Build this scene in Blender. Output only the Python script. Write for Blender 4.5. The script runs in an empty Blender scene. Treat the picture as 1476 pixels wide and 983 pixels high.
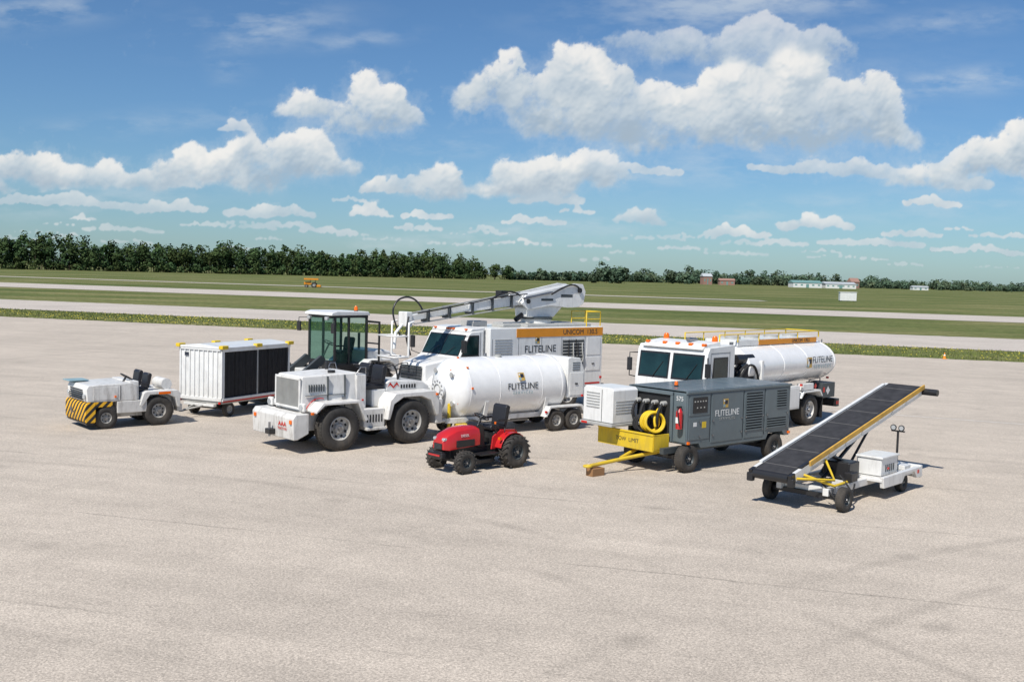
import bpy, bmesh, math, random
import numpy as np
from mathutils import Vector, Matrix, Euler
random.seed(7); np.random.seed(7)
R=math.radians
scene=bpy.context.scene
scene.view_settings.view_transform='Standard'
scene.view_settings.look='None'
scene.view_settings.exposure=0

# ------------------------------------------------------------------ materials
MATS={}
def nodes_of(m):
    m.use_nodes=True
    nt=m.node_tree
    return nt, nt.nodes, nt.links, nt.nodes.get('Principled BSDF')
def mat(name,rgb,rough=0.5,metal=0.0,var=0.12,scale=4.0,bump=0.0,dirt=0.0,coat=0.0,emis=None):
    if name in MATS: return MATS[name]
    m=bpy.data.materials.new(name); nt,N,L,b=nodes_of(m)
    tc=N.new('ShaderNodeTexCoord')
    nz=N.new('ShaderNodeTexNoise'); nz.inputs['Scale'].default_value=scale; nz.inputs['Detail'].default_value=4
    L.new(tc.outputs['Object'],nz.inputs['Vector'])
    cr=N.new('ShaderNodeValToRGB')
    cr.color_ramp.elements[0].position=0.3; cr.color_ramp.elements[1].position=0.7
    cr.color_ramp.elements[0].color=(*[c*(1-var) for c in rgb],1)
    cr.color_ramp.elements[1].color=(*[min(1,c*(1+var*0.5)) for c in rgb],1)
    L.new(nz.outputs['Fac'],cr.inputs['Fac'])
    out=cr.outputs['Color']
    if dirt>0:
        n2=N.new('ShaderNodeTexNoise'); n2.inputs['Scale'].default_value=2.6; n2.inputs['Detail'].default_value=7; n2.inputs['Roughness'].default_value=0.72
        mp=N.new('ShaderNodeMapping'); mp.inputs['Scale'].default_value=(1.8,1.8,0.45)
        L.new(tc.outputs['Object'],mp.inputs['Vector']); L.new(mp.outputs[0],n2.inputs['Vector'])
        rr=N.new('ShaderNodeMapRange'); rr.inputs['From Min'].default_value=0.50; rr.inputs['From Max'].default_value=0.75
        rr.inputs['To Max'].default_value=dirt
        L.new(n2.outputs['Fac'],rr.inputs['Value'])
        sx=N.new('ShaderNodeSeparateXYZ'); L.new(tc.outputs['Object'],sx.inputs[0])
        lo=N.new('ShaderNodeMapRange'); lo.inputs['From Min'].default_value=1.2; lo.inputs['From Max'].default_value=0.2
        lo.inputs['To Min'].default_value=0; lo.inputs['To Max'].default_value=dirt*1.2
        L.new(sx.outputs['Z'],lo.inputs['Value'])
        ml=N.new('ShaderNodeMath'); ml.operation='MULTIPLY'; L.new(lo.outputs[0],ml.inputs[0]); L.new(n2.outputs['Fac'],ml.inputs[1])
        ad=N.new('ShaderNodeMath'); ad.operation='ADD'; ad.use_clamp=True; L.new(rr.outputs[0],ad.inputs[0]); L.new(ml.outputs[0],ad.inputs[1])
        mx=N.new('ShaderNodeMix'); mx.data_type='RGBA'
        L.new(ad.outputs[0],mx.inputs['Factor']); L.new(out,mx.inputs['A']); mx.inputs['B'].default_value=(0.16,0.13,0.10,1)
        out=mx.outputs['Result']
        rg=N.new('ShaderNodeMapRange'); rg.inputs['To Min'].default_value=rough; rg.inputs['To Max'].default_value=min(1,rough+0.35); L.new(ad.outputs[0],rg.inputs['Value']); L.new(rg.outputs[0],b.inputs['Roughness'])
    L.new(out,b.inputs['Base Color'])
    b.inputs['Roughness'].default_value=rough; b.inputs['Metallic'].default_value=metal
    b.inputs['Coat Weight'].default_value=coat; b.inputs['Coat Roughness'].default_value=0.10
    if bump>0:
        bp=N.new('ShaderNodeBump'); bp.inputs['Strength'].default_value=bump; bp.inputs['Distance'].default_value=0.02
        L.new(nz.outputs['Fac'],bp.inputs['Height']); L.new(bp.outputs[0],b.inputs['Normal'])
    MATS[name]=m; return m
WHITE=mat('white_paint',(0.78,0.78,0.76),0.33,var=0.06,dirt=0.28,coat=0.35)
WHITE2=mat('tank_white_paint',(0.82,0.82,0.81),0.26,var=0.05,dirt=0.13,coat=0.45)
OLDW=mat('worn_white_paint',(0.74,0.73,0.70),0.42,var=0.10,dirt=0.55,coat=0.1)
GREY=mat('grey_paint',(0.115,0.148,0.162),0.38,var=0.10,dirt=0.12,coat=0.2)
GREYD=mat('grey_trim',(0.055,0.065,0.07),0.5)
LGREY=mat('light_grey_paint',(0.42,0.42,0.40),0.5,dirt=0.2)
BLACK=mat('black_rubber',(0.022,0.022,0.023),0.8,var=0.3,scale=20,bump=0.2)
TYRE=mat('tyre_rubber',(0.032,0.031,0.030),0.85,var=0.35,scale=9,bump=0.3,dirt=0.25)
BLK=mat('black_paint',(0.02,0.02,0.022),0.35)
VINYL=mat('black_vinyl',(0.02,0.02,0.024),0.45,bump=0.1)
DARK=mat('dark_interior',(0.012,0.013,0.014),0.8)
STEEL=mat('steel',(0.35,0.35,0.36),0.35,metal=0.9,var=0.2)
RIM=mat('rim_grey_white',(0.50,0.50,0.48),0.5,dirt=0.6)
RED=mat('red_paint',(0.52,0.015,0.018),0.28,var=0.08,coat=0.5,dirt=0.08)
REDX=mat('red_lens',(0.55,0.02,0.015),0.2)
ORANGE=mat('orange_panel',(0.72,0.27,0.015),0.45,var=0.06)
AMBER=mat('amber_lens',(0.85,0.16,0.01),0.18)
YEL=mat('yellow_paint',(0.75,0.52,0.02),0.45,var=0.1,dirt=0.3)
GOLD=mat('gold_decal',(0.55,0.35,0.08),0.4)
NAVY=mat('dark_decal',(0.02,0.025,0.04),0.5)
TXT=mat('text_dark',(0.03,0.035,0.04),0.5)
TXTG=mat('text_grey',(0.25,0.38,0.42),0.5)
TXTW=mat('text_white',(0.75,0.75,0.73),0.5)
LENS=mat('headlamp_lens',(0.5,0.52,0.53),0.08,metal=0.3)
WOOD=mat('wood_block',(0.30,0.16,0.07),0.8,bump=0.3)
CURT=mat('curtain_black',(0.014,0.014,0.016),0.75,var=0.4,scale=6,bump=0.3)
TAN=mat('tan_guard',(0.62,0.36,0.06),0.6,var=0.2,dirt=0.3)
BELT=mat('belt_rubber',(0.035,0.034,0.036),0.75,var=0.4,scale=5,bump=0.15)
GLASSK=mat('dark_glass',(0.012,0.035,0.036),0.05,var=0.5,scale=1.5)
def glass_mat(name,col,fac):
    m=bpy.data.materials.new(name); nt,N,L,b=nodes_of(m)
    b.inputs['Base Color'].default_value=(*col,1); b.inputs['Roughness'].default_value=0.04
    nz=N.new('ShaderNodeTexNoise'); nz.inputs['Scale'].default_value=1.5
    bp=N.new('ShaderNodeBump'); bp.inputs['Strength'].default_value=0.05; L.new(nz.outputs['Fac'],bp.inputs['Height']); L.new(bp.outputs[0],b.inputs['Normal'])
    tr=N.new('ShaderNodeBsdfTransparent'); tr.inputs['Color'].default_value=(0.62,0.85,0.78,1)
    mx=N.new('ShaderNodeMixShader'); mx.inputs[0].default_value=fac
    L.new(tr.outputs[0],mx.inputs[1]); L.new(b.outputs[0],mx.inputs[2])
    L.new(mx.outputs[0],N['Material Output'].inputs['Surface'])
    return m
GLASS=glass_mat('tinted_glass',(0.02,0.07,0.06),0.28)
def hazard():
    m=bpy.data.materials.new('hazard_stripes'); nt,N,L,b=nodes_of(m)
    tc=N.new('ShaderNodeTexCoord'); s=N.new('ShaderNodeSeparateXYZ'); L.new(tc.outputs['Object'],s.inputs[0])
    a=N.new('ShaderNodeMath'); a.operation='SUBTRACT'; L.new(s.outputs['Y'],a.inputs[0]); L.new(s.outputs['Z'],a.inputs[1])
    a2=N.new('ShaderNodeMath'); a2.operation='SUBTRACT'; L.new(a.outputs[0],a2.inputs[0]); L.new(s.outputs['X'],a2.inputs[1])
    c=N.new('ShaderNodeMath'); c.operation='MULTIPLY'; c.inputs[1].default_value=4.4; L.new(a2.outputs[0],c.inputs[0])
    d=N.new('ShaderNodeMath'); d.operation='FRACT'; L.new(c.outputs[0],d.inputs[0])
    e=N.new('ShaderNodeMath'); e.operation='GREATER_THAN'; e.inputs[1].default_value=0.5; L.new(d.outputs[0],e.inputs[0])
    mx=N.new('ShaderNodeMix'); mx.data_type='RGBA'; L.new(e.outputs[0],mx.inputs['Factor'])
    mx.inputs['A'].default_value=(0.02,0.02,0.02,1); mx.inputs['B'].default_value=(0.78,0.42,0.015,1)
    L.new(mx.outputs['Result'],b.inputs['Base Color']); b.inputs['Roughness'].default_value=0.5
    return m
HAZ=hazard()

# ------------------------------------------------------------------ mesh helpers
def link(o,parent=None):
    scene.collection.objects.link(o)
    if parent is not None: o.parent=parent
    return o
def mk(name,verts,faces,m,parent=None,bevel=0.0,smooth=None,segs=2):
    me=bpy.data.meshes.new(name); me.from_pydata([tuple(v) for v in verts],[],faces)
    bm=bmesh.new(); bm.from_mesh(me)
    bmesh.ops.remove_doubles(bm,verts=bm.verts,dist=1e-5)
    bmesh.ops.recalc_face_normals(bm,faces=bm.faces)
    bm.to_mesh(me); bm.free()
    me.materials.append(m)
    if smooth is not None:
        me.shade_smooth(); me.set_sharp_from_angle(angle=R(smooth))
    o=bpy.data.objects.new(name,me)
    if bevel>0:
        b=o.modifiers.new('bevel','BEVEL'); b.width=bevel; b.segments=segs; b.limit_method='ANGLE'; b.angle_limit=R(35)
        me.shade_smooth(); me.set_sharp_from_angle(angle=R(35)); b.harden_normals=True
    return link(o,parent)
BF=[(0,1,3,2),(4,6,7,5),(0,4,5,1),(2,3,7,6),(0,2,6,4),(1,5,7,3)]
def bverts(x0,x1,y0,y1,z0,z1): return [(x,y,z) for x in (x0,x1) for y in (y0,y1) for z in (z0,z1)]
def box(P,name,x0,x1,y0,y1,z0,z1,m,bevel=0.012): 
    return mk(name,bverts(x0,x1,y0,y1,z0,z1),BF,m,P,bevel)
def boxes(P,name,lst,m,bevel=0.0):
    V=[];F=[]
    for b in lst:
        k=len(V); V+=bverts(*b); F+=[tuple(i+k for i in f) for f in BF]
    return mk(name,V,F,m,P,bevel)
def prism(P,name,pts,y0,y1,m,bevel=0.015,ins=0.0,smooth=None):
    n=len(pts); V=[(x,y0,z) for x,z in pts]+[(x,y1,z) for x,z in pts]
    F=[tuple(range(n)),tuple(range(2*n-1,n-1,-1))]+[(i,(i+1)%n,n+(i+1)%n,n+i) for i in range(n)]
    return mk(name,V,F,m,P,bevel,smooth)
def prismx(P,name,pts,x0,x1,m,bevel=0.015):
    n=len(pts); V=[(x0,y,z) for y,z in pts]+[(x1,y,z) for y,z in pts]
    F=[tuple(range(n)),tuple(range(2*n-1,n-1,-1))]+[(i,(i+1)%n,n+(i+1)%n,n+i) for i in range(n)]
    return mk(name,V,F,m,P,bevel)
def hexa(P,name,bot,top,m,bevel=0.02):
    V=list(bot)+list(top)
    F=[(3,2,1,0),(4,5,6,7)]+[(i,(i+1)%4,4+(i+1)%4,4+i) for i in range(4)]
    return mk(name,V,F,m,P,bevel)
def lathe(P,name,prof,org,axis,m,seg=28,closed=False,smooth=40,sy=1.0):
    a=Vector(axis).normalized(); u=a.orthogonal().normalized()
    if abs(a.z)<0.9:
        v=Vector((0,0,1)); v=(v-a*v.dot(a)).normalized(); u=v.cross(a)
    else: v=a.cross(u)
    V=[];F=[];n=len(prof); o=Vector(org)
    for i in range(seg):
        t=2*math.pi*i/seg
        for (h,r) in prof: V.append(o+a*h+(u*math.cos(t)*sy+v*math.sin(t))*r)
    rng=n if closed else n-1
    for i in range(seg):
        j=(i+1)%seg
        for k in range(rng):
            l=(k+1)%n
            f=(i*n+k,i*n+l,j*n+l,j*n+k); F.append(f)
    me=bpy.data.meshes.new(name); me.from_pydata([tuple(q) for q in V],[],F)
    bm=bmesh.new(); bm.from_mesh(me)
    bmesh.ops.remove_doubles(bm,verts=bm.verts,dist=1e-5)
    bmesh.ops.dissolve_degenerate(bm,edges=bm.edges,dist=1e-6)
    bmesh.ops.recalc_face_normals(bm,faces=bm.faces)
    bm.to_mesh(me); bm.free(); me.materials.append(m)
    me.shade_smooth(); me.set_sharp_from_angle(angle=R(smooth))
    return link(bpy.data.objects.new(name,me),P)
def cyl(P,name,p0,p1,r,m,r2=None,seg=20):
    p0=Vector(p0);p1=Vector(p1);L=(p1-p0).length; r2=r if r2 is None else r2
    return lathe(P,name,[(0,0),(0,r),(L,r2),(L,0)],p0,p1-p0,m,seg)
def tube(P,name,pts,r,m,smooth=False,cyclic=False):
    c=bpy.data.curves.new(name,'CURVE'); c.dimensions='3D'; c.bevel_depth=r; c.bevel_resolution=3; c.use_fill_caps=True
    s=c.splines.new('NURBS' if smooth else 'POLY'); s.points.add(len(pts)-1)
    for i,p in enumerate(pts): s.points[i].co=(*p,1)
    if smooth: s.order_u=3; s.use_endpoint_u=not cyclic; c.resolution_u=8
    s.use_cyclic_u=cyclic
    c.materials.append(m)
    return link(bpy.data.objects.new(name,c),P)
def ring(P,name,c,axis,r,t,m,n=28):
    prof=[(t*math.cos(2*math.pi*k/8),r+t*math.sin(2*math.pi*k/8)) for k in range(8)]
    return lathe(P,name,prof,c,axis,m,n,closed=True)
def text(P,name,body,loc,size,m,rot=(90,0,180),sx=1.0,ext=0.0015):
    c=bpy.data.curves.new(name,'FONT'); c.body=body; c.size=size; c.align_x='CENTER'; c.align_y='CENTER'; c.extrude=ext
    c.materials.append(m); o=bpy.data.objects.new(name,c); o.location=loc; o.rotation_euler=[R(a) for a in rot]; o.scale=(sx,1,1)
    return link(o,P)
FR=(90,0,90)
def empty(name,x,y,deg,z=0):
    o=bpy.data.objects.new(name,None); o.location=(x,y,z); o.rotation_euler=(0,0,R(deg)); o.empty_display_size=0.3
    return link(o)
def wheel(P,nm,x,y,Rr,w,s=1,rim=None,rr=0.58,tread='road',zc=None,nuts=6):
    rim=rim or RIM; z=Rr if zc is None else zc; ri=Rr*rr; h=w/2
    prof=[(-h*0.75,ri*0.96),(-h*0.95,ri+0.12*(Rr-ri)),(-h,ri+0.5*(Rr-ri)),(-h*0.94,Rr-0.14*(Rr-ri)),(-h*0.8,Rr*0.99),(-h*0.3,Rr),(h*0.3,Rr),(h*0.8,Rr*0.99),(h*0.94,Rr-0.14*(Rr-ri)),(h,ri+0.5*(Rr-ri)),(h*0.95,ri+0.12*(Rr-ri)),(h*0.75,ri*0.96)]
    lathe(P,nm+'_tyre',prof,(x,y,z),(0,1,0),TYRE,36,closed=True,smooth=50)
    ax=(0,s,0)
    lathe(P,nm+'_rim',[(-h*0.7,ri*0.97),(h*0.82,ri*1.0),(h*0.86,ri*0.94),(h*0.45,ri*0.84),(h*0.32,ri*0.5),(h*0.62,ri*0.36),(h*0.62,0)],(x,y,z),ax,rim,28,smooth=30)
    cyl(P,nm+'_hub',(x,y+s*h*0.6,z),(x,y+s*h*0.9,z),ri*0.22,STEEL,ri*0.17,14)
    V=[];F=[]
    def addb(c,ex,ey,ez,hx,hy,hz):
        k=len(V)
        for a in (-1,1):
            for b in (-1,1):
                for d in (-1,1): V.append(c+ex*a*hx+ey*b*hy+ez*d*hz)
        F.extend([tuple(i+k for i in f) for f in BF])
    C=Vector((x,y,z)); Y=Vector((0,1,0))
    if tread=='ag':
        n=18
        for i in range(n):
            for sd in (-1,1):
                t=2*math.pi*(i+(0.5 if sd>0 else 0))/n
                rad=Vector((math.cos(t),0,math.sin(t))); tan=Vector((-math.sin(t),0,math.cos(t)))
                yy=(Y*sd+tan*0.75).normalized(); ex=rad; ez=rad.cross(yy)
                addb(C+rad*(Rr*1.0)+Y*sd*h*0.5+tan*h*0.3,ex,yy,ez,Rr*0.055,h*0.62,Rr*0.035)
    else:
        n=40 if tread=='road' else 30
        for i in range(n):
            t=2*math.pi*i/n; rad=Vector((math.cos(t),0,math.sin(t))); tan=Vector((-math.sin(t),0,math.cos(t)))
            for yo,hw in ((-0.62,0.2),(0.0,0.28),(0.62,0.2)):
                addb(C+rad*(Rr*0.995)+Y*h*yo,rad,Y,tan,Rr*0.012,h*hw,Rr*2*math.pi/n*0.36)
    mk(nm+'_tread',V,F,TYRE,P)
    V.clear();F.clear()
    for i in range(nuts):
        t=2*math.pi*i/nuts
        c=C+Vector((math.cos(t)*ri*0.42,s*h*0.5,math.sin(t)*ri*0.42))
        addb(c,Vector((1,0,0)),Y,Vector((0,0,1)),ri*0.05,h*0.12,ri*0.05)
    mk(nm+'_nuts',list(V),list(F),STEEL,P)
    V.clear();F.clear()
    for i in range(nuts):
        t=2*math.pi*(i+0.5)/nuts
        rad=Vector((math.cos(t),0,math.sin(t)));tan=Vector((-math.sin(t),0,math.cos(t)))
        addb(C+rad*ri*0.68+Y*s*h*0.395,rad,Y,tan,ri*0.09,h*0.03,ri*0.11)
    mk(nm+'_rim_slots',list(V),list(F),DARK,P)
def seat(P,nm,x,y,z,sc=1.0,face=1):
    prism(P,nm+'_cushion',[(x-0.22*sc,z),(x+0.24*sc,z),(x+0.27*sc,z+0.07*sc),(x+0.22*sc,z+0.13*sc),(x-0.22*sc,z+0.09*sc)],y-0.23*sc,y+0.23*sc,VINYL,0.03)
    prism(P,nm+'_back',[(x-0.25*sc,z+0.08*sc),(x-0.14*sc,z+0.09*sc),(x-0.2*sc,z+0.5*sc),(x-0.26*sc,z+0.55*sc),(x-0.34*sc,z+0.5*sc)],y-0.22*sc,y+0.22*sc,VINYL,0.03)
    for s in (-1,1): box(P,nm+'_arm',x-0.2*sc,x+0.1*sc,y+s*0.26*sc-0.025,y+s*0.26*sc+0.025,z+0.2*sc,z+0.25*sc,VINYL,0.01)
def steer(P,nm,x,y,z,r=0.2,base=0.5):
    d=Vector((-0.5,0,0.86)).normalized(); c=Vector((x,y,z))
    ring(P,nm+'_wheel',c,d,r,0.016,BLK)
    cyl(P,nm+'_column',c,c-d*base,0.03,BLK)
    u=d.cross(Vector((0,1,0))).normalized()
    tube(P,nm+'_spoke_a',[c+Vector((0,r,0)),c-Vector((0,r,0))],0.012,BLK); tube(P,nm+'_spoke_b',[c,c+u*r],0.012,BLK)
def beacon(P,nm,x,y,z,r=0.07,h=0.14,m=None):
    m=m or AMBER
    cyl(P,nm+'_base',(x,y,z),(x,y,z+0.03),r*1.1,BLK)
    lathe(P,nm+'_lens',[(0.03,r),(0.03+h*0.7,r*0.9),(0.03+h,r*0.5),(0.03+h,0)],(x,y,z),(0,0,1),m,16)
def bolts(P,nm,pts,r,m,axis='y'):
    boxes(P,nm,[(x-r,x+r,y-r,y+r,z-r,z+r) for x,y,z in pts],m)
def logo(P,x,y,z,s,rot=0,tilt=0):
    e=R(tilt); 
    def q(nm,dx,dz,w,h,m,off):
        pts=[(dx-w/2,dz-h/2),(dx+w/2,dz-h/2),(dx+w/2,dz+h/2),(dx-w/2,dz+h/2)]
        V=[(x-px,y+off-pz*math.sin(e),z+pz*math.cos(e)) for px,pz in pts]
        mk(nm,V,[(0,1,2,3)],m,P)
    q('decal_base',0,0,s,s*1.1,GOLD,0.0); q('decal_dark',0.1*s,0.12*s,s*0.55,s*0.5,NAVY,0.003)
    q('decal_blue',-0.28*s,-0.3*s,s*0.4,s*0.35,TXTG,0.003); q('decal_light',-0.3*s,0.32*s,s*0.25,s*0.25,TXTW,0.003)

# ================================================================== 1 small pushback tug
def small_tug():
    P=empty('pushback_tug',-11.2,29.85,221)
    for s in (-1,1):
        wheel(P,'front_wheel',0.72,s*0.66,0.31,0.24,s,rr=0.5); wheel(P,'rear_wheel',-0.78,s*0.66,0.42,0.28,s,rr=0.5,nuts=8)
    box(P,'chassis',-1.35,1.05,-0.48,0.48,0.28,0.6,OLDW,0.02)
    prism(P,'striped_bumper',[(1.02,0.2),(1.28,0.2),(1.32,0.28),(1.32,0.68),(1.28,0.76),(1.02,0.76)],-0.82,0.82,HAZ,0.03)
    box(P,'striped_side',0.55,1.02,-0.5,0.78,0.62,0.755,HAZ,0.01)
    prism(P,'bumper_lip',[(1.05,0.14),(1.24,0.14),(1.30,0.2),(1.05,0.2)],-0.78,0.78,BLK,0.01)
    prism(P,'hood',[(-0.15,0.76),(1.24,0.762),(1.28,1.12),(1.22,1.23),(0.0,1.27),(-0.15,1.2)],-0.77,0.77,OLDW,0.03)
    boxes(P,'grille_slots',[(1.25,1.295,-0.50,0.50,0.83+i*0.062,0.855+i*0.062) for i in range(5)],DARK)
    box(P,'hood_panel_line',0.32,0.335,0.765,0.776,0.8,1.2,DARK,0)
    box(P,'side_door',0.4,1.08,0.76,0.778,0.82,1.17,OLDW,0.006)
    boxes(P,'headlamps',[(1.265,1.315,s*0.64-0.07,s*0.64+0.07,0.86,0.99) for s in (-1,1)],LENS,0.02)
    box(P,'dash_plate',0.85,1.4,-0.8,-0.25,1.27,1.3,TXTG,0.01)
    box(P,'cowl',-0.22,0.05,-0.7,0.7,0.6,1.3,OLDW,0.03)
    box(P,'floor',-0.6,-0.1,-0.74,0.74,0.42,0.56,OLDW,0.02)
    box(P,'sill',-0.42,0.42,0.6,0.79,0.42,0.76,OLDW,0.02)
    for s in (-1,1):
        prism(P,'rear_fender',[(-1.4,0.5),(-1.32,0.5),(-1.24,0.78),(-1.0,0.9),(-0.5,0.9),(-0.34,0.66),(-0.26,0.56),(-0.2,0.62),(-0.32,0.96),(-0.42,1.0),(-1.3,1.0),(-1.4,0.92)],s*0.46,s*0.82,OLDW,0.02)
    box(P,'rear_deck',-1.4,-0.42,-0.46,0.46,0.55,0.98,OLDW,0.03)
    cyl(P,'rear_tank',(-1.15,-0.3,1.14),(-1.15,0.4,1.14),0.16,OLDW,seg=24)
    box(P,'rear_step',-1.55,-1.38,-0.6,0.6,0.35,0.55,OLDW,0.02)
    seat(P,'driver_seat',-0.35,0.33,0.98,0.95); seat(P,'passenger_seat',-0.35,-0.36,0.98,1.0)
    steer(P,'steering',0.0,0.3,1.4,0.17,0.25)
    tube(P,'hitch_pin',[(1.3,0,0.45),(1.42,0,0.45),(1.42,0,0.6)],0.025,STEEL)
    bolts(P,'side_reflector',[(0.48,0.78,0.9)],0.025,AMBER)
    box(P,'number_plate',-1.1,-0.75,0.82,0.826,0.9,0.97,AMBER,0)
# ================================================================== 2 baggage cart
def cart():
    P=empty('baggage_cart',-8.82,33.3,244)
    L=1.62;W=0.84;T=2.10
    box(P,'deck',-L,L,-W,W,0.42,0.56,LGREY,0.015)
    box(P,'front_wall',L-0.05,L,-W,W,0.56,T,WHITE,0.01)
    boxes(P,'front_ribs',[(L,L+0.035,-W+0.02+i*0.183,-W+0.06+i*0.183,0.6,T-0.05) for i in range(10)],WHITE,0.006)
    boxes(P,'front_rails',[(L,L+0.045,-W,W,0.5,0.6),(L,L+0.045,-W,W,T-0.06,T+0.01)],WHITE,0.01)
    box(P,'back_wall',-L,-L+0.05,-W,W,0.56,T,WHITE,0.01)
    boxes(P,'posts',[(x-0.035,x+0.035,s*W-0.045,s*W+0.03,0.56,T) for x in (L-0.05,-L+0.05) for s in (-1,1)],WHITE,0.008)
    boxes(P,'centre_posts',[(-0.02,0.02,s*W-0.045,s*W+0.03,0.56,T) for s in (-1,1)],LGREY,0.006)
    box(P,'side_top_rail',-L,L,W-0.02,W+0.04,T-0.09,T,WHITE,0.01)
    box(P,'side_low_rail',-L,L,W-0.02,W+0.04,0.5,0.6,WHITE,0.01)
    for nm,a,b in (('curtain_a',0.02,L-0.08),('curtain_b',-L+0.08,-0.02)):
        n=60;V=[];F=[]
        for i in range(n+1):
            x=a+(b-a)*i/n
            for j,z in enumerate((0.6,1.1,1.6,T-0.09)):
                V.append((x,W-0.02+0.022*math.sin(i*0.9+j*0.3)+0.01*math.sin(i*2.3+j),z))
        for i in range(n):
            for j in range(3): k=i*4+j; F.append((k,k+1,k+5,k+4))
        mk(nm,V,F,CURT,P,smooth=60)
        boxes(P,nm+'_strap',[(a+(b-a)*t-0.012,a+(b-a)*t+0.012,W+0.015,W+0.025,0.7,T-0.11) for t in (0.33,0.66)],BLACK)
    mk('far_curtain',[(-L,-W,0.56),(L,-W,0.56),(L,-W,T),(-L,-W,T)],[(0,1,2,3)],CURT,P)
    prismx(P,'roof',[(-W-0.06,T),(W+0.06,T),(W+0.06,T+0.05),(0,T+0.13),(-W-0.06,T+0.05)],-L-0.06,L+0.06,WHITE,0.01)
    boxes(P,'yellow_corner_caps',[(x-0.14,x+0.14,s*(W+0.02)-0.08,s*(W+0.02)+0.08,T,T+0.11) for x in (L-0.04,0,-L+0.04) for s in (-1,1)],YEL,0.02)
    box(P,'reflective_tape',-L,L,W+0.041,W+0.045,0.47,0.52,REDX,0)
    for x in (1.15,-1.15):
        for s in (-1,1):
            wheel(P,'wheel',x,s*0.68,0.22,0.14,s,rr=0.55)
        box(P,'axle',x-0.04,x+0.04,-0.7,0.7,0.19,0.26,BLK)
        boxes(P,'springs',[(x-0.3,x+0.3,s*0.5-0.03,s*0.5+0.03,0.27,0.42) for s in (-1,1)],BLK)
    tube(P,'drawbar',[(L,0.2,0.36),(L+0.75,0,0.26),(L,-0.2,0.36)],0.03,LGREY); ring(P,'drawbar_eye',(L+0.82,0,0.25),(0,0,1),0.06,0.02,STEEL)
    box(P,'front_bumper',L-0.02,L+0.1,-0.6,0.6,0.33,0.41,WHITE,0.01)
    bolts(P,'marker_lamps',[(L+0.05,0.8,0.46),(L+0.05,-0.8,0.46)],0.03,REDX)
    box(P,'small_sign',L+0.036,L+0.042,-0.62,-0.45,1.85,1.95,NAVY,0)
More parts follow.
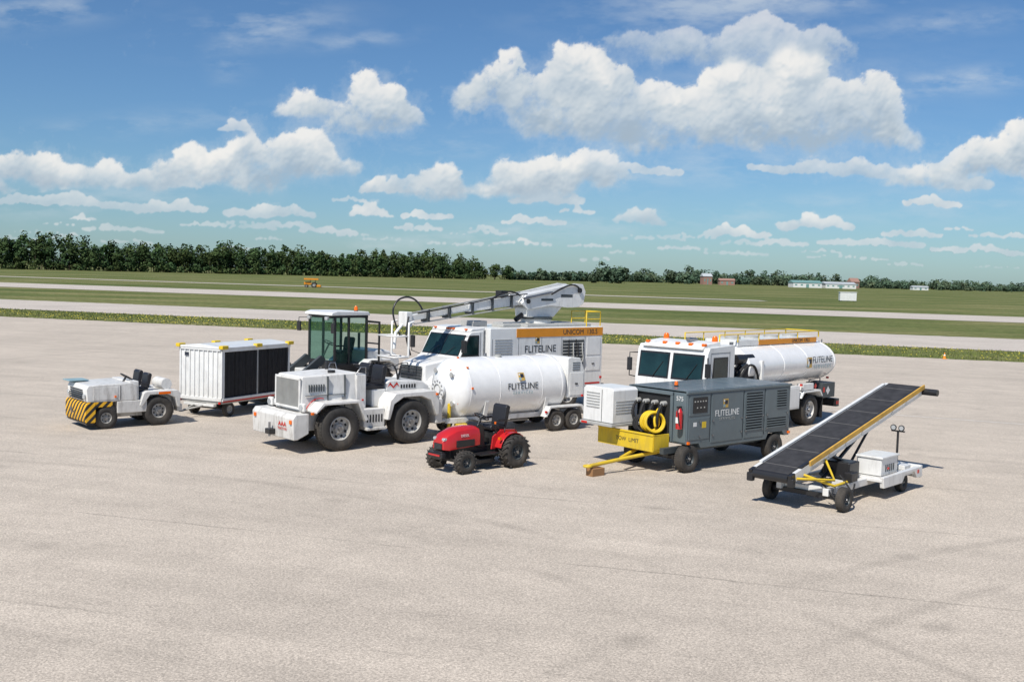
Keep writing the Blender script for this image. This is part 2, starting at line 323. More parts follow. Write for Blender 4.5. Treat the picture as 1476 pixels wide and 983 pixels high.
# ================================================================== 3 wheel loader with cab
def loader():
    P=empty('wheel_loader',-6.25,37.3,228)
    for x in (1.1,-1.1):
        for s in (-1,1): wheel(P,'wheel',x,s*0.85,0.62,0.42,s,tread='ag',rr=0.5)
    box(P,'frame',-1.9,1.6,-0.5,0.5,0.55,1.15,WHITE,0.04)
    prism(P,'engine_hood',[(-2.3,0.9),(-0.78,0.9),(-0.78,1.75),(-1.6,1.75),(-2.15,1.6),(-2.35,1.3)],-0.72,0.72,WHITE,0.08)
    boxes(P,'hood_louvres',[(-1.9,-1.2,0.715,0.73,1.1+i*0.08,1.13+i*0.08) for i in range(5)],DARK)
    for s in (-1,1):
        prism(P,'rear_fender',[(-1.9,1.2),(-1.8,1.2),(-1.5,1.34),(-0.7,1.34),(-0.42,1.2),(-0.36,1.26),(-0.62,1.44),(-1.6,1.44)],s*0.66,s*1.08,WHITE,0.03)
    cx0,cx1,cw,z0,z1=-0.75,0.75,0.72,1.15,3.0
    box(P,'cab_floor',cx0,cx1,-cw,cw,1.0,1.3,BLK,0.03)
    posts=[]
    for x in (cx0+0.04,0.1,cx1-0.04):
        for s in (-1,1): posts.append((x-0.04,x+0.04,s*cw-0.04,s*cw+0.04,1.3,z1))
    boxes(P,'cab_posts',posts,BLK,0.015)
    boxes(P,'cab_rails',[(cx0,cx1,s*cw-0.04,s*cw+0.045,2.92,3.0) for s in (-1,1)]+[(cx1-0.085,cx1,-cw,cw,2.9,3.0),(cx0,cx0+0.08,-cw,cw,2.9,3.0),(cx1-0.07,cx1,-cw,cw,1.3,1.42)],BLK,0.01)
    prism(P,'cab_roof',[(cx0-0.1,3.0),(cx1+0.16,3.0),(cx1+0.14,3.1),(cx1-0.1,3.16),(cx0-0.02,3.14)],-cw-0.06,cw+0.06,WHITE,0.03)
    mk('windscreen',[(cx1-0.01,-cw,1.4),(cx1-0.01,cw,1.4),(cx1-0.01,cw,2.9),(cx1-0.01,-cw,2.9)],[(0,1,2,3)],GLASS,P)
    for s in (-1,1): mk('side_glass',[(cx0,s*cw,1.35),(cx1,s*cw,1.35),(cx1,s*cw,2.92),(cx0,s*cw,2.92)],[(0,1,2,3)],GLASS,P)
    seat(P,'seat',-0.25,0,1.6,1.1); box(P,'seat_base',-0.5,0.0,-0.2,0.2,1.3,1.6,BLK); steer(P,'steering',0.38,0,2.0,0.19,0.7)
    boxes(P,'open_door_frame',[(-0.72,-0.66,cw+0.02,cw+0.75,1.35,1.42),(-0.72,-0.66,cw+0.02,cw+0.75,2.75,2.82),(-0.72,-0.66,cw+0.7,cw+0.76,1.35,2.82),(-0.72,-0.66,cw+0.02,cw+0.08,1.35,2.82),(-0.72,-0.66,cw+0.02,cw+0.75,2.0,2.05)],BLK,0.01)
    beacon(P,'beacon',-0.4,0.5,3.14,0.07,0.16)
    for s in (-1,1):
        tube(P,'mirror_arm',[(cx1,s*cw,2.9),(cx1+0.25,s*(cw+0.25),2.88),(cx1+0.25,s*(cw+0.25),2.6)],0.015,BLK)
        box(P,'mirror',cx1+0.21,cx1+0.27,s*(cw+0.25)-0.1,s*(cw+0.25)+0.1,2.4,2.75,BLK,0.02)
        box(P,'work_lamp',cx1+0.1,cx1+0.2,s*0.5-0.08,s*0.5+0.08,2.84,2.96,LENS,0.02)
        prism(P,'lift_arm',[(0.9,1.5),(1.1,1.62),(2.4,0.75),(2.5,0.5),(2.3,0.5),(1.0,1.3)],s*0.42-0.06,s*0.42+0.06,GREYD,0.02)
    prism(P,'bucket',[(2.45,0.2),(3.2,0.15),(3.25,0.19),(2.6,0.35),(2.5,0.7),(2.62,1.0),(2.56,1.02),(2.4,0.7)],-1.1,1.1,GREYD,0.01)
    cyl(P,'exhaust',(-1.3,-0.4,1.7),(-1.3,-0.4,2.3),0.05,BLK)
# ================================================================== 4 large tow tractor
def big_tug():
    P=empty('aircraft_tow_tractor',-4.2,27.85,222)
    for s in (-1,1):
        wheel(P,'front_wheel',1.12,s*0.93,0.57,0.40,s,rr=0.55,nuts=8); wheel(P,'rear_wheel',-1.12,s*0.93,0.59,0.42,s,rr=0.55,nuts=8)
    box(P,'chassis',-1.9,2.1,-0.6,0.6,0.5,1.0,OLDW,0.03)
    for x in (1.12,-1.12): cyl(P,'axle',(x,-0.85,0.57),(x,0.85,0.57),0.11,BLK)
    prism(P,'front_bumper',[(1.98,0.5),(2.3,0.36),(2.42,0.36),(2.44,0.90),(2.36,1.0),(1.98,1.0)],-1.08,1.0,OLDW,0.025)
    boxes(P,'bumper_lamps',[(2.43,2.475,s*0.9-0.05,s*0.9+0.05,0.76,0.86) for s in (-1,1)],AMBER,0.015)
    box(P,'tow_hook',2.42,2.6,-0.12,0.12,0.42,0.56,BLK,0.02); cyl(P,'tow_pin',(2.53,0,0.36),(2.53,0,0.72),0.03,STEEL)
    for i in range(3):
        o=0.13*i
        mk('red_chevron',[(2.446,0.28+o,0.68),(2.446,0.35+o,0.80),(2.446,0.42+o,0.68),(2.446,0.38+o,0.68),(2.446,0.35+o,0.73),(2.446,0.32+o,0.68)],[(0,1,4,5),(1,2,3,4)],REDX,P)
    text(P,'bumper_lettering','TRACTORS',(2.447,0.48,0.61),0.09,REDX,FR)
    hexa(P,'hood',[(0.35,-0.72,1.0),(2.02,-0.66,1.0),(2.02,0.66,1.0),(0.35,0.72,1.0)],[(0.35,-0.66,1.95),(1.98,-0.6,1.90),(1.98,0.6,1.90),(0.35,0.66,1.95)],OLDW,0.05)
    boxes(P,'grille_frame',[(2.0,2.045,-0.62,-0.56,1.08,1.84),(2.0,2.045,0.56,0.62,1.08,1.84),(2.0,2.045,-0.62,0.62,1.80,1.86),(2.0,2.045,-0.62,0.62,1.06,1.12)],OLDW,0.01)
    box(P,'grille_back',1.985,2.022,-0.56,0.56,1.12,1.80,DARK,0)
    boxes(P,'grille_bars',[(2.0,2.045,-0.545+i*0.056,-0.527+i*0.056,1.12,1.80) for i in range(20)],LGREY)
    boxes(P,'hood_seams',[(1.25,1.262,0.5,0.715,1.05,1.88),(0.7,1.9,0.655,0.70,1.40,1.41),(0.75,0.762,0.5,0.725,1.05,1.9)],GREYD)
    boxes(P,'hood_side_vents',[(1.35+i*0.07,1.37+i*0.07,0.6,0.672,1.50,1.68) for i in range(7)],GREYD)
    bolts(P,'hood_latches',[(1.6,0.70,1.3),(0.8,0.72,1.3)],0.035,STEEL)
    boxes(P,'headlamp_pods',[(2.0,2.1,s*0.8-0.11,s*0.8+0.11,1.03,1.25) for s in (-1,1)],OLDW,0.04)
    for s in (-1,1):
        cyl(P,'headlamp',(2.1,s*0.8,1.14),(2.12,s*0.8,1.14),0.075,LENS)
        prism(P,'front_fender',[(0.3,0.75),(0.38,0.72),(0.62,1.20),(1.6,1.20),(1.85,1.0),(1.85,1.06),(1.66,1.26),(0.56,1.27)],s*0.62,s*1.14,OLDW,0.012)
        prism(P,'rear_fender',[(-2.0,0.72),(-1.92,0.72),(-1.72,1.14),(-1.4,1.27),(-0.8,1.27),(-0.5,1.1),(-0.38,0.7),(-0.28,0.7),(-0.38,1.2),(-0.55,1.38),(-1.85,1.40),(-2.0,1.25)],s*0.6,s*1.16,OLDW,0.02)
    box(P,'step',-0.3,0.3,0.62,1.08,0.45,0.52,OLDW,0.01); box(P,'step.001',-0.3,0.3,-1.08,-0.62,0.45,0.52,OLDW,0.01)
    box(P,'battery_box',-0.32,0.34,0.6,0.98,0.52,1.0,OLDW,0.02)
    boxes(P,'battery_box_vents',[(-0.24+i*0.09,-0.2+i*0.09,0.98,0.986,0.65,0.85) for i in range(6)],DARK)
    box(P,'cowl_dash',0.1,0.42,-0.72,0.72,0.9,1.90,OLDW,0.04)
    boxes(P,'dash_panel',[(0.08,0.102,-0.1,0.6,1.5,1.8)],BLK)
    box(P,'cockpit_floor',-0.5,0.4,-0.75,0.75,0.85,1.0,OLDW,0.01)
    box(P,'seat_pedestal',-0.6,-0.15,-0.6,0.6,1.0,1.45,OLDW,0.02)
    seat(P,'driver_seat',-0.3,0.3,1.46,1.15); seat(P,'passenger_seat',-0.3,-0.34,1.46,1.15)
    steer(P,'steering',0.0,0.3,2.02,0.22,0.4)
    prism(P,'rear_body',[(-2.05,0.75),(-0.62,0.75),(-0.62,1.6),(-0.75,1.68),(-1.85,1.60),(-2.05,1.48)],-0.58,0.58,OLDW,0.04)
    boxes(P,'rear_vents',[(-1.6+i*0.09,-1.55+i*0.09,0.575,0.588,1.44,1.54) for i in range(6)],DARK)
    mk('red_chevron_side',[(-0.66,0.59,1.48),(-0.75,0.59,1.62),(-0.86,0.59,1.5),(-0.97,0.59,1.62),(-1.06,0.59,1.48),(-0.97,0.59,1.55),(-0.86,0.59,1.45),(-0.75,0.59,1.55)],[(0,1,2,3,4,5,6,7)],REDX,P)
    box(P,'rear_counterweight',-2.25,-2.0,-1.0,1.0,0.45,1.15,OLDW,0.04)
    cyl(P,'exhaust_stack',(0.6,-0.45,1.9),(0.6,-0.45,2.15),0.05,BLK)
    cyl(P,'air_cleaner',(0.95,0.35,1.92),(0.95,0.35,2.0),0.1,BLK)
    tube(P,'rear_hose',[(-1.2,0.3,1.65),(-1.15,0.32,2.0),(-1.0,0.1,2.1),(-1.0,-0.2,1.9),(-1.1,-0.3,1.65)],0.025,BLK,True)
    ring(P,'second_steering_wheel',(-1.45,0.1,2.0),(0.4,0,0.9),0.2,0.014,BLK); cyl(P,'second_column',(-1.45,0.1,2.0),(-1.35,0.1,1.62),0.03,BLK)
    for s in (-1,1): tube(P,'grab_rail',[(0.42,s*0.7,1.9),(0.3,s*0.74,2.08),(0.15,s*0.74,2.08),(0.12,s*0.7,1.9)],0.016,STEEL)
    bolts(P,'side_marker_lamps',[(1.9,1.02,1.0),(-1.9,1.17,1.3)],0.03,AMBER)
    boxes(P,'red_pull_knobs',[(0.2,0.24,0.72,0.75,1.2,1.24)],REDX)
    tube(P,'brake_line',[(1.6,0.68,1.0),(1.4,0.75,0.8),(1.15,0.72,0.75)],0.02,BLK,True)
    tube(P,'red_air_line',[(1.9,0.68,1.05),(1.75,0.74,1.4),(1.4,0.72,1.32)],0.012,REDX,True)
# ================================================================== 5 tank trailer
def tank_trailer():
    P=empty('tank_trailer',-0.30,30.6,218)
    r=0.88;zc=1.32;h=1.72
    prof=[(-h-0.34,0)]
    for k in range(1,9):
        t=k/8*math.pi/2; prof.append((-h-0.34*math.cos(t),r*math.sin(t)))
    prof+=[(-h+0.02,r),(-h+0.025,r+0.008),(-h+0.07,r+0.008),(-h+0.075,r),(h-0.075,r),(h-0.07,r+0.008),(h-0.025,r+0.008),(h-0.02,r)]
    for k in range(8,-1,-1):
        t=k/8*math.pi/2; prof.append((h+0.42*math.cos(t),r*math.sin(t)))
    lathe(P,'tank_shell',prof,(0,0,zc),(1,0,0),WHITE2,64,smooth=30)
    for x in (-0.9,0.65): ring(P,'weld_band',(x,0,zc),(1,0,0),r+0.001,0.008,WHITE2,64)
    lathe(P,'manhole_neck',[(0,0.25),(0.16,0.25),(0.16,0.29),(0.2,0.29),(0.2,0.0)],(h+0.32,0,zc),(1,0,0),WHITE2,28)
    ring(P,'manhole_ring',(h+0.53,0,zc),(1,0,0),0.15,0.018,LGREY)
    V=[(h+0.525,0.24*math.cos(a*math.pi/6),zc+0.24*math.sin(a*math.pi/6)) for a in range(12)]
    bolts(P,'manhole_bolts',V,0.018,STEEL)
    for y,z in ((0.45,zc+0.44),(0.5,zc-0.36),(-0.45,zc-0.3),(-0.35,zc+0.5)):
        cyl(P,'nozzle',(h+0.15,y,z),(h+0.36,y,z),0.05,WHITE2); cyl(P,'nozzle_flange',(h+0.36,y,z),(h+0.385,y,z),0.075,LGREY)
    bolts(P,'marker_lamps',[(h-0.05,(r+0.02)*math.cos(a),zc+(r+0.02)*math.sin(a)) for a in (0.1,0.8,1.4,2.2)]+[(h+0.27,0.3,zc+0.55),(h+0.22,0.6,zc-0.35)],0.026,AMBER)
    cyl(P,'relief_valve',(0.6,0,zc+r-0.02),(0.6,0,zc+r+0.10),0.05,STEEL); cyl(P,'gauge',(0.2,0.1,zc+r-0.02),(0.2,0.1,zc+r+0.05),0.1,LGREY)
    text(P,'tank_lettering','FLITELINE',(-0.15,r*0.995+0.012,zc+0.07),0.26,TXT,(88,0,180),1.0)
    text(P,'tank_lettering_small','S E R V I C E S',(-0.15,r*0.99+0.014,zc-0.12),0.12,TXTG,(97,0,180))
    logo(P,-0.1,r*0.945+0.02,zc+0.35,0.22,0,24)
    prism(P,'rear_cabinet',[(-2.62,0.95),(-1.92,0.95),(-1.92,2.14),(-2.05,2.18),(-2.42,2.14),(-2.62,1.7)],-0.8,0.8,WHITE,0.03)
    box(P,'cabinet_door',-2.54,-2.0,0.8,0.815,1.02,1.7,WHITE,0.008); box(P,'cabinet_handle',-2.3,-2.2,0.815,0.835,1.35,1.39,BLK,0)
    boxes(P,'cabinet_vents',[(-2.4,-2.1,0.8,0.812,1.78+i*0.07,1.80+i*0.07) for i in range(4)],GREYD)
    boxes(P,'frame_rails',[(-2.65,2.3,s*0.55-0.05,s*0.55+0.05,0.42,0.56) for s in (-1,1)],WHITE,0.01)
    boxes(P,'cross_members',[(x-0.04,x+0.04,-0.5,0.5,0.43,0.55) for x in (-2.6,-1.0,0.2,1.5,2.25)],LGREY)
    for x in (-1.1,1.1):
        prismx(P,'saddle',[(-0.75,0.56),(0.75,0.56),(0.85,1.0),(0.8,1.0)]+[(0.9*math.cos(a),zc+0.9*math.sin(a)) for a in np.linspace(-0.5,-math.pi+0.5,10)]+[(-0.8,1.0),(-0.85,1.0)],x-0.06,x+0.06,WHITE,0)
    for x in (-1.40,-2.08):
        for s in (-1,1): wheel(P,'wheel',x,s*0.86,0.32,0.22,s,rr=0.52)
    for s in (-1,1):
        prism(P,'fender',[(-2.55,0.45),(-2.48,0.45),(-2.32,0.7),(-1.15,0.7),(-1.0,0.45),(-0.93,0.45),(-1.1,0.75),(-2.38,0.75)],s*0.74,s*1.0,WHITE,0.01)
    bolts(P,'fender_reflector',[(-0.96,0.98,0.6),(-2.5,0.82,1.0)],0.03,REDX)
    cyl(P,'jack',(2.1,0.4,0.08),(2.1,0.4,0.95),0.05,YEL); cyl(P,'jack_foot',(2.1,0.4,0.0),(2.1,0.4,0.05),0.14,YEL)
    box(P,'hose_box',1.5,2.0,0.5,0.85,0.26,0.40,YEL,0.02)
    tube(P,'drawbar',[(2.2,0.5,0.5),(3.2,0,0.42),(2.2,-0.5,0.5)],0.045,WHITE)
    tube(P,'drain_pipe',[(0.9,0.3,0.5),(0.9,0.3,0.32),(-0.8,0.3,0.32)],0.04,STEEL)
    for s in (-1,1): wheel(P,'front_wheel',1.5,s*0.7,0.25,0.16,s,rr=0.5)
# ================================================================== 6 de-icing truck
def deicer():
    P=empty('deicing_truck',2.43,38.0,222)
    for s in (-1,1):
        wheel(P,'front_wheel',6.35,s*1.0,0.5,0.28,s); wheel(P,'rear_wheel',1.7,s*1.0,0.5,0.5,s)
    boxes(P,'frame',[(0,7.3,s*0.42-0.05,s*0.42+0.05,0.6,0.85) for s in (-1,1)],BLK)
    prism(P,'body_box',[(0,0.75),(1.05,0.75),(1.1,1.1),(1.35,1.25),(2.05,1.25),(2.3,1.1),(2.35,0.75),(5.3,0.75),(5.3,2.85),(0,2.85)],-1.2,1.2,WHITE,0.03)
    box(P,'orange_band',0.02,4.15,1.195,1.212,2.53,2.82,ORANGE,0.003)
    box(P,'orange_band_rear',-0.012,0.01,-1.18,1.19,2.53,2.82,ORANGE,0.003)
    text(P,'band_lettering','UNICOM  130.5',(1.15,1.216,2.67),0.24,TXT,sx=1.05)
    text(P,'side_lettering','FLITELINE',(3.05,1.206,2.12),0.34,TXT)
    logo(P,3.2,1.206,2.42,0.2)
    box(P,'bay_recess',0.95,2.0,1.19,1.206,1.45,2.42,GREYD,0.0)
    boxes(P,'bay_slats',[(0.98,1.97,1.2,1.225,1.5+i*0.11,1.54+i*0.11) for i in range(9)],LGREY)
    boxes(P,'bay_slats_v',[(1.35,1.39,1.2,1.23,1.45,2.42),(1.7,1.73,1.2,1.23,1.45,2.42)],BLK)
    for k in range(4): tube(P,'bay_hose',[(1.05+k*0.22,1.22,2.3),(1.1+k*0.22,1.27,2.0),(1.0+k*0.25,1.27,1.7),(1.15+k*0.2,1.22,1.5)],0.022,BLACK if k%2 else LGREY,True)
    for x0,x1 in ((0.12,0.85),(2.1,2.95),(3.05,4.0),(4.1,5.15)):
        box(P,'locker_door',x0,x1,1.198,1.216,1.3,1.78,WHITE,0.008)
        box(P,'locker_handle',(x0+x1)/2-0.06,(x0+x1)/2+0.06,1.216,1.235,1.52,1.56,BLK,0)
    box(P,'upper_door',0.12,0.8,1.198,1.214,1.85,2.47,WHITE,0.006)
    boxes(P,'panel_seams',[(x-0.006,x+0.006,1.2,1.204,0.9,2.5) for x in (0.9,2.05,3.0,4.05,5.2)],GREYD)
    boxes(P,'front_vents',[(4.35,5.1,1.2,1.214,2.0+i*0.09,2.03+i*0.09) for i in range(6)],LGREY)
    box(P,'reflective_tape',0.1,5.2,1.201,1.206,0.82,0.88,REDX,0)
    box(P,'rear_bumper',-0.2,0.0,-1.15,1.15,0.5,0.8,BLK,0.02)
    boxes(P,'rear_markers',[(-0.02,0.0,1.05,1.15,1.0,1.2),(0.02,0.12,1.2,1.23,1.0,1.08)],REDX,0.01)
    prism(P,'cab_shell',[(5.4,0.8),(6.6,0.8),(6.6,1.85),(6.42,1.95),(6.05,2.66),(5.95,2.74),(5.4,2.78)],-1.02,1.02,WHITE,0.05)
    prism(P,'cab_roof_fairing',[(5.35,2.74),(6.02,2.72),(5.9,2.84),(5.35,2.88)],-1.0,1.0,WHITE,0.04)
    def slant(y0,y1,nm,m,o=0.012,z0=2.02,z1=2.66):
        xa=lambda z:6.41-(z-1.95)/0.71*0.37+o
        mk(nm,[(xa(z0),y0,z0),(xa(z0),y1,z0),(xa(z1),y1*0.97,z1),(xa(z1),y0*0.97,z1)],[(0,1,2,3)],m,P)
    slant(-0.96,0.96,'windscreen_seal',BLK,0.014,1.96,2.63); slant(-0.92,-0.02,'windscreen',GLASSK,0.022,2.0,2.59); slant(0.02,0.92,'windscreen.001',GLASSK,0.022,2.0,2.59)
    for y in (-0.5,0.3): tube(P,'wiper',[(6.45,y,1.99),(6.32,y+0.35,2.26)],0.01,BLK)
    mk('side_window_seal',[(5.62,1.028,1.95),(6.36,1.028,1.95),(6.03,1.028,2.62),(5.62,1.028,2.62)],[(0,1,2,3)],BLK,P)
    mk('side_window',[(5.67,1.034,2.0),(6.27,1.034,2.0),(5.99,1.034,2.57),(5.67,1.034,2.57)],[(0,1,2,3)],GLASSK,P)
    boxes(P,'door_seams',[(5.55,5.56,1.0,1.026,0.95,2.7),(6.5,6.51,1.0,1.026,0.95,1.9)],GREYD)
    box(P,'door_handle',5.62,5.74,1.02,1.05,1.7,1.75,BLK,0.005)
    hexa(P,'hood',[(6.55,-0.8,1.0),(7.55,-0.72,1.0),(7.55,0.72,1.0),(6.55,0.8,1.0)],[(6.45,-0.86,1.93),(7.5,-0.62,1.72),(7.5,0.62,1.72),(6.45,0.86,1.93)],WHITE,0.08)
    for s in (-1,1):
        prism(P,'front_fender',[(5.75,0.8),(5.85,0.8),(6.0,1.1),(6.35,1.22),(6.75,1.1),(6.95,0.75),(7.55,0.7),(7.55,1.15),(7.3,1.35),(6.3,1.42),(5.85,1.25)],s*0.7,s*1.1,WHITE,0.05)
        cyl(P,'headlamp',(7.54,s*0.88,0.98),(7.58,s*0.88,0.98),0.11,LENS)
        tube(P,'mirror_arm',[(6.4,s*1.05,1.9),(6.55,s*1.35,2.0),(6.5,s*1.35,2.6),(6.1,s*1.05,2.6)],0.016,BLK)
        box(P,'mirror',6.47,6.55,s*1.35-0.1,s*1.35+0.1,2.1,2.5,BLK,0.02)
    box(P,'grille',7.545,7.57,-0.55,0.55,1.05,1.65,GREYD,0.01); boxes(P,'grille_bars',[(7.56,7.585,-0.55,0.55,1.1+i*0.09,1.13+i*0.09) for i in range(6)],STEEL)
    box(P,'front_bumper',7.55,7.72,-1.1,1.1,0.5,0.78,WHITE,0.03)
    boxes(P,'roof_markers',[(5.95,6.03,y-0.05,y+0.05,2.78,2.83) for y in (-0.8,-0.15,0,0.15,0.8)],AMBER,0.015)
    box(P,'roof_tank',0.3,3.4,-0.9,0.9,2.85,2.94,LGREY,0.02)
    boxes(P,'roof_hatches',[(3.6,4.4,0.2,0.8,2.85,2.95),(4.5,5.1,-0.6,0.1,2.85,3.03)],LGREY,0.02)
    for y in (0.35,1.1):
        tube(P,'yellow_rail',[(0.05,y,2.85),(0.05,y,3.36),(0.75,y,3.36),(0.75,y,2.85)],0.022,YEL); tube(P,'yellow_mid_rail',[(0.05,y,3.1),(0.75,y,3.1)],0.018,YEL)
    tube(P,'yellow_cross_rail',[(0.05,0.35,3.36),(0.05,1.1,3.36)],0.022,YEL)
    # turret & boom
    Q=bpy.data.objects.new('boom_assembly',None); Q.location=(0.36,0,0); Q.scale=(0.955,1,1); link(Q,P); P=Q
    cyl(P,'turret_base',(1.9,0,2.9),(1.9,0,3.1),0.55,WHITE,seg=32); cyl(P,'turret_ring',(1.9,0,3.08),(1.9,0,3.14),0.6,GREYD,seg=32)
    prism(P,'turret_post',[(1.35,3.14),(2.6,3.14),(2.65,3.45),(1.9,3.75),(0.9,3.95),(0.6,3.75)],-0.36,0.36,WHITE,0.05)
    for s in (-1,1): 
        prism(P,'knuckle_plate',[(2.75,3.42),(3.05,3.62),(2.85,3.92),(0.4,4.34),(-0.05,4.32),(-0.2,4.05),(-0.1,3.62),(0.15,3.5),(0.7,3.48),(1.6,3.55)],s*0.42-0.035,s*0.42+0.035,WHITE,0.015)
    prism(P,'upper_boom_root',[(-0.15,3.75),(0.1,3.6),(2.7,3.55),(2.95,3.65),(2.75,3.9),(0.2,4.3),(-0.1,4.25)],-0.34,0.34,WHITE,0.03)
    boxes(P,'knuckle_slots',[(0.5,1.1,0.455,0.46,3.85,3.95),(1.5,2.1,0.455,0.46,3.72,3.8)],GREYD)
    cyl(P,'knuckle_pin',(0.15,-0.52,4.1),(0.15,0.52,4.1),0.09,BLK); cyl(P,'knuckle_pin_b',(2.75,-0.5,3.7),(2.75,0.5,3.7),0.08,BLK)
    cyl(P,'lift_ram',(2.9,0.0,3.05),(1.9,0.0,3.6),0.09,BLK); cyl(P,'ram_rod',(3.0,0.5,3.8),(1.6,0.5,4.02),0.04,STEEL)
    def beam(nm,a,b,ya,yb,ta,tb,m):
        (xa,za),(xb,zb)=a,b
        return mk(nm,[(xa,ya,za-ta),(xa,yb,za-ta),(xa,yb,za+ta),(xa,ya,za+ta),(xb,ya,zb-tb),(xb,yb,zb-tb),(xb,yb,zb+tb),(xb,ya,zb+tb)],[(0,1,2,3),(4,5,6,7),(0,1,5,4),(1,2,6,5),(2,3,7,6),(3,0,4,7)],m,P,0.012)
    beam('boom_outer',(2.7,3.76),(5.2,3.48),-0.15,0.15,0.18,0.14,WHITE)
    beam('boom_inner',(5.1,3.49),(7.75,3.13),-0.11,0.11,0.11,0.09,WHITE)
    beam('boom_leveling_link',(2.9,4.02),(7.7,3.31),0.17,0.21,0.025,0.025,LGREY)
    beam('boom_lower_link',(3.2,3.48),(7.6,2.97),0.17,0.21,0.02,0.02,LGREY)
    boxes(P,'boom_clamps',[(x-0.03,x+0.03,-0.18,0.23,3.76-(x-2.7)*0.125-0.2,3.76-(x-2.7)*0.125+0.2) for x in (3.3,4.2,5.1,6.1,7.0)],GREYD)
    tube(P,'boom_hose',[(2.6,0.25,3.95),(3.4,0.26,3.9),(4.6,0.26,3.74),(6.0,0.26,3.5),(7.5,0.26,3.3)],0.02,BLACK,True)
    boxes(P,'boom_gauge_box',[(3.5,3.8,-0.1,0.2,3.85,4.05)],BLK)
    box(P,'boom_nose',7.7,7.95,-0.2,0.25,2.88,3.35,WHITE,0.03)
    for y in (-0.45,0.45): tube(P,'basket_post',[(7.8,y,3.05),(8.0,y,3.0),(8.0,y,1.95)],0.035,WHITE)
    tube(P,'basket_frame',[(8.0,-0.45,1.95),(8.0,0.45,1.95),(8.55,0.45,1.95),(8.55,-0.45,1.95)],0.03,WHITE,cyclic=True)
    tube(P,'basket_rail',[(8.0,-0.45,2.6),(8.0,0.45,2.6),(8.55,0.45,2.6),(8.55,-0.45,2.6)],0.025,WHITE,cyclic=True)
    tube(P,'nozzle_arm',[(8.0,0.1,2.95),(8.3,0.15,2.7),(8.35,0.15,2.2)],0.05,WHITE)
    tube(P,'hose_loop',[(8.0,0.0,2.6),(8.3,-0.1,3.2),(8.1,-0.15,3.7),(7.6,-0.1,3.85),(7.2,0.0,3.6),(7.1,0.05,3.3)],0.03,BLK,True)
    tube(P,'hose_loop.001',[(4.3,0.2,3.75),(3.8,0.25,3.98),(3.3,0.25,4.05),(3.0,0.3,3.9)],0.03,BLK,True)
    tube(P,'hose_loop.002',[(1.6,0.47,3.95),(0.9,0.5,4.28),(0.3,0.5,4.3),(0.1,0.48,4.1)],0.03,BLK,True)
    tube(P,'hose_loop.003',[(7.9,0.3,3.2),(8.1,0.4,2.7),(7.95,0.35,2.3),(7.8,0.3,2.0)],0.03,BLK,True)
